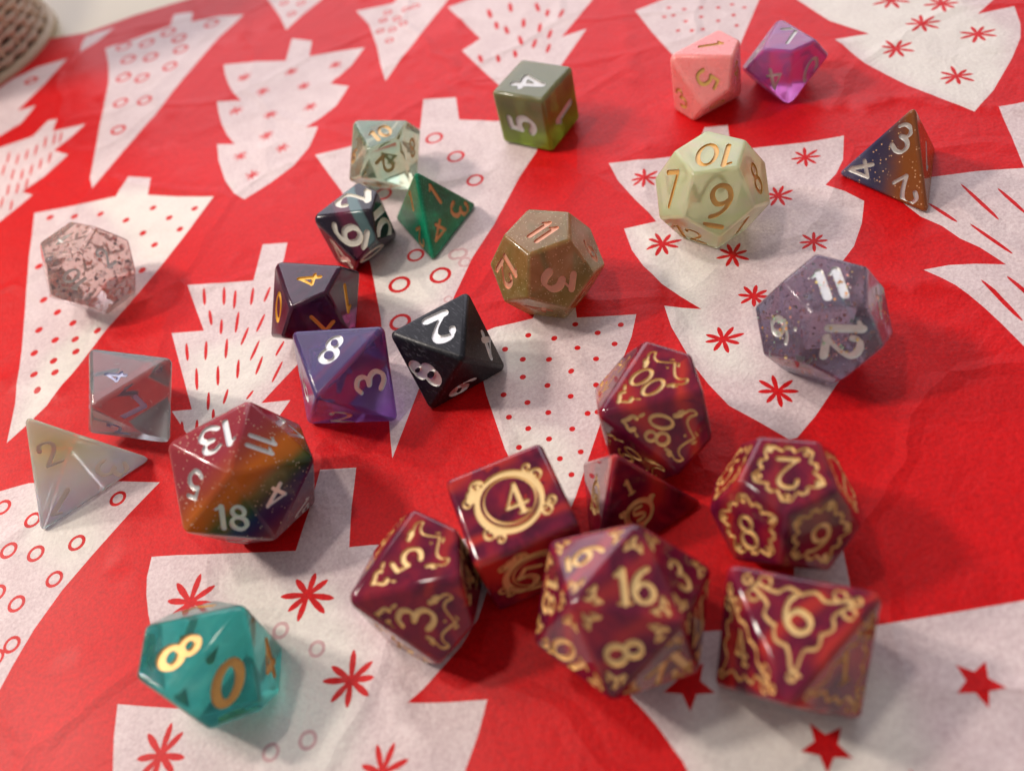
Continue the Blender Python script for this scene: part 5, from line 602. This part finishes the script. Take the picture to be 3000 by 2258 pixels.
build_die('gold10', resin('dark_plum_resin', [(.035, .010, .035), (.085, .012, .045), (.05, .03, .07)], trans=.45, rough=.12, sss=.2, scale=.9), paint('bright_gold_paint', (.90, .55, .10), .35, .36), 'dark plum die with gold 4 and 0, behind the violet die', w=.16)
build_die('violet', resin('orchid_resin', [(.62, .20, .70), (.70, .18, .54), (.62, .42, .82)], trans=.72, rough=.16, sss=.45, scale=.8), GREYP, 'translucent orchid purple die standing right of the pink die at the back', w=.13)
build_die('pink', resin('pink_resin', [(.95, .27, .26), (.96, .33, .31)], trans=.15, rough=.25, sss=.8, coat=0), GOLD, 'plain salmon pink die with faint gold numbers, beside the orchid die', w=.14)
build_die('dark', resin('smoky_striped_resin', [(.05, .01, .03)], trans=.35, rough=.1, sss=.15, coat=0, bands=(band_axis(DIE['dark'], (1, .12, .1), -.9, .9), [(0, (.02, .02, .035)), (.34, (.03, .012, .03)), (.42, (.17, .022, .06)), (.55, (.12, .02, .05)), (.575, (.14, .24, .24)), (.69, (.12, .22, .22)), (.72, (.02, .012, .02)), (1, (.05, .035, .05))], .10)), paint('ivory_paint', (.82, .78, .68), .15, .4), 'smoky striped die with ivory 2 and underlined 6, beside the green pyramid', w=.17, contrast=.35)
build_die('clear10', resin('clear_seafoam_resin', [(.38, .68, .52), (.56, .70, .52), (.80, .58, .34)], trans=.86, rough=.06, sss=.2, scale=.7), DULLGOLD, 'nearly clear die with brassy numbers behind the green pyramid', w=.17)
cl = build_die('mott', resin('clear_pink_resin', [(.94, .72, .67), (.96, .82, .78)], trans=.86, rough=.05, sss=.6), WHITE, 'clear die packed with pink, white and black chips', w=.15)
flakes_part(cl, 'mott', 'chips', 300, .03, .10, [flake_mat('salmon_chip', (.78, .30, .24)), flake_mat('rose_chip', (.78, .42, .38)), flake_mat('dark_chip', (.05, .05, .08)), flake_mat('pale_chip', (.90, .74, .68)), flake_mat('tan_chip', (.86, .58, .46)), flake_mat('dusky_chip', (.62, .36, .36)), flake_mat('white_chip', (.92, .86, .82)), flake_mat('navy_chip', (.04, .05, .12))], inset=.80, seed=4)
g8 = build_die('grey8', resin('clear_smoke_resin', [(.36, .40, .41), (.50, .52, .51)], trans=.80, rough=.08, sss=.2, scale=.8, scratch=.15), LILACP, 'clear smoky grey die with a lilac 4, behind the clear pyramid', w=.17)
flakes_part(g8, 'grey8', 'hair', 46, .02, .07, [flake_mat('silver_hair', (.8, .78, .72), .6)], inset=.93, seed=9, ratio=.06)
p4 = build_die('pearl4', resin('pearl_resin', [(.86, .78, .66)], trans=.62, rough=.04, sss=.9, sscale=1.6, film=420, coat=.3, bands=(band_axis(DIE['pearl4'], (0, .5, 1), -.9, 1.1), [(0, (.74, .77, .98)), (.34, (.84, .83, .98)), (.5, (.98, .91, .78)), (.7, (.99, .88, .56)), (1, (.97, .78, .54))], .25)), resin('clear_cream_resin', [(.9, .82, .7)], trans=.5, rough=.1, sss=.2), 'pearly clear pyramid die with unpainted numbers at the left edge', w=.13)
flakes_part(p4, 'pearl4', 'specks', 7, .02, .035, [flake_mat('black_speck', (.01, .01, .015))], inset=.55, seed=2)
build_die('orange4', resin('orange_navy_resin', [(.5, .2, .05)], trans=.18, rough=.14, sss=.3, coat=0, bands=(band_axis(DIE['orange4'], (1, -.28, -.1), -.95, .95), [(0, (.10, .10, .18)), (.16, (.04, .04, .10)), (.25, (.07, .05, .09)), (.40, (.27, .085, .022)), (.85, (.34, .11, .024)), (1, (.28, .10, .04))], .22), spark=((.85, .55, .3), 22, .90)), SILVER, 'navy and orange pyramid die with silver numbers at the right', w=.14)
build_die('green4', resin('emerald_glitter_resin', [(.003, .19, .09), (.006, .38, .18)], trans=.4, rough=.15, sss=.3, spark=((.10, .62, .40), 30, .72)), paint('brass_gold_paint', (.74, .46, .20), .35, .4), 'emerald green glitter pyramid die with brass numbers', w=.15)
gp = build_die('pale12', resin('pale_jade_resin', [(.72, .82, .46), (.78, .84, .52), (.86, .80, .60)], trans=.55, rough=.13, sss=.5, scale=.8, coat=0), GOLD, 'pale jade translucent die with gold 10 on its top face', w=.12)
gl = build_die('glit12', resin('lilac_opal_resin', [(.32, .28, .42), (.38, .27, .36), (.24, .40, .54)], trans=.80, rough=.07, sss=.4, scale=.8, coat=0), SILVER, 'lilac opal glitter die with silver 11 on its top face', flat3=True, w=.18, contrast=.4)
flakes_part(gl, 'glit12', 'glitter', 700, .022, .06, [flake_mat('orange_glitter', (.98, .42, .12), .2, .25), flake_mat('pink_glitter', (.95, .40, .36), .2, .3), flake_mat('gold_glitter', (.95, .72, .22), .3, .25), flake_mat('green_glitter', (.5, .8, .55), .3, .3), flake_mat('pearl_glitter', (.85, .72, .72), .1, .3)], inset=.97, seed=6, skin=330)
# the matching set
for key, k, orn, lab, kw in (
    ('red6', 'a', 'd6', 'red cube die with a gold ringed 4 on its top face', dict(serif=True, w=.13)),
    ('red4', 'b', 'd4', 'red pyramid die wedged among the other red dice', dict(serif=True, w=.17)),
    ('red10a', 'c', 'd10', 'red percentile die with gold 00 and 80', dict(w=.13)),
    ('red10b', 'd', 'd10', 'red ten sided die with gold 5 and 3', dict(w=.135)),
    ('red12', 'e', 'd12', 'red twelve sided die with scalloped gold frames round 2, 8 and 9', dict(w=.115)),
    ('red20', 'f', 'd20', 'red twenty sided die with gold 16 and 8', dict(serif=True, w=.15)),
    ('red8', 'g', 'd8', 'red eight sided die with a gold framed 6, frontmost on the right', dict(serif=True, w=.14))):
    build_die(key, REDS(k), PALEGOLD, lab, G2, ornament=orn, **kw)

# ------------------------------------------------------------------ table and basket at the far left
m, nt, b = new_mat('beige_table'); co = coords(nt); n1 = noise_tex(nt, co, .3, 4, .5)
nt.links.new(mixcol(nt, (.66, .56, .38), (.74, .65, .47), n1), b.inputs['Base Color']); b.inputs['Roughness'].default_value = .4
bump(nt, b, noise_tex(nt, co, 6, 4), .1, .02)
tb = bmesh.new(); bmesh.ops.create_cube(tb, size=1, matrix=Matrix.Translation((0, 22, -1.65)) @ Matrix.Diagonal((130, 90, 3, 1)))
bmesh.ops.bevel(tb, geom=tb.edges[:], offset=.4, segments=3, affect='EDGES')
me = bpy.data.meshes.new('table_top'); tb.to_mesh(me); tb.free(); me.materials.append(m)
o = bpy.data.objects.new('table_top', me); C.objects.link(o); o['kind'] = 'structure'

def wicker(name, c1, c2):
    m, nt, b = new_mat(name); n = noise_tex(nt, coords(nt), 5, 4, .6)
    nt.links.new(mixcol(nt, c1, c2, n), b.inputs['Base Color']); b.inputs['Roughness'].default_value = .6; return m
def tube(name, pts, r, mat, parent, n=6):
    V, F = [], []
    for i, p in enumerate(pts):
        p = Vector(p); t = (Vector(pts[min(i + 1, len(pts) - 1)]) - Vector(pts[max(i - 1, 0)])).normalized(); a = t.orthogonal().normalized(); a = (a - t * a.dot(t)).normalized(); bb = t.cross(a)
        if i and a.dot(pa) < 0: a, bb = -a, -bb
        pa = a
        for k in range(n): V.append(tuple(p + a * r * math.cos(6.283 * k / n) + bb * r * math.sin(6.283 * k / n)))
    for i in range(len(pts) - 1):
        for k in range(n): F.append((i * n + k, i * n + (k + 1) % n, (i + 1) * n + (k + 1) % n, (i + 1) * n + k))
    return mesh_obj(name, V, F, mat, parent, smooth=True)
bk = bpy.data.objects.new('woven_basket', None); C.objects.link(bk); bk.location = (-18.4, 36.6, -.15)
tag(bk, 'brown woven basket standing on the table at the far left corner', 'basket')
W1, W2, W3 = wicker('wicker_brown', (.52, .38, .27), (.68, .54, .40)), wicker('wicker_tan', (.56, .42, .28), (.68, .54, .38)), wicker('dark_lining', (.10, .045, .045), (.16, .08, .07))
BR, BH = 4.7, 13.0
V = [(.95 * BR * math.cos(6.283 * k / 40), .95 * BR * math.sin(6.283 * k / 40), z) for z in (.1, BH) for k in range(40)]
mesh_obj('lining', V, [(k, (k + 1) % 40, 40 + (k + 1) % 40, 40 + k) for k in range(40)] + [tuple(range(39, -1, -1))], W3, bk, smooth=True)
ns = 34
for j in range(39):                                                     # weavers
    z = .25 + j * .33; pts = []
    for k in range(ns * 2 + 1):
        a = 6.2832 * k / (ns * 2); rr = BR + .12 * math.cos(math.pi * k + math.pi * (j % 2)) * (1 if True else 0); pts.append((rr * math.cos(a), rr * math.sin(a), z + .03 * math.sin(3 * a + j)))
    tube('weaver', pts, .14, W1 if j % 5 else W2, bk)
for k in range(ns):                                                     # uprights
    a = 6.2832 * (k + .5) / ns; tube('upright', [(BR * math.cos(a), BR * math.sin(a), z) for z in (.05, 4, 9, BH)], .09, W2, bk)
tube('rim', [(BR * 1.02 * math.cos(6.2832 * k / 48), BR * 1.02 * math.sin(6.2832 * k / 48), .16) for k in range(49)], .24, W2, bk)
tube('rim', [(BR * 1.02 * math.cos(6.2832 * k / 48), BR * 1.02 * math.sin(6.2832 * k / 48), BH) for k in range(49)], .28, W2, bk)
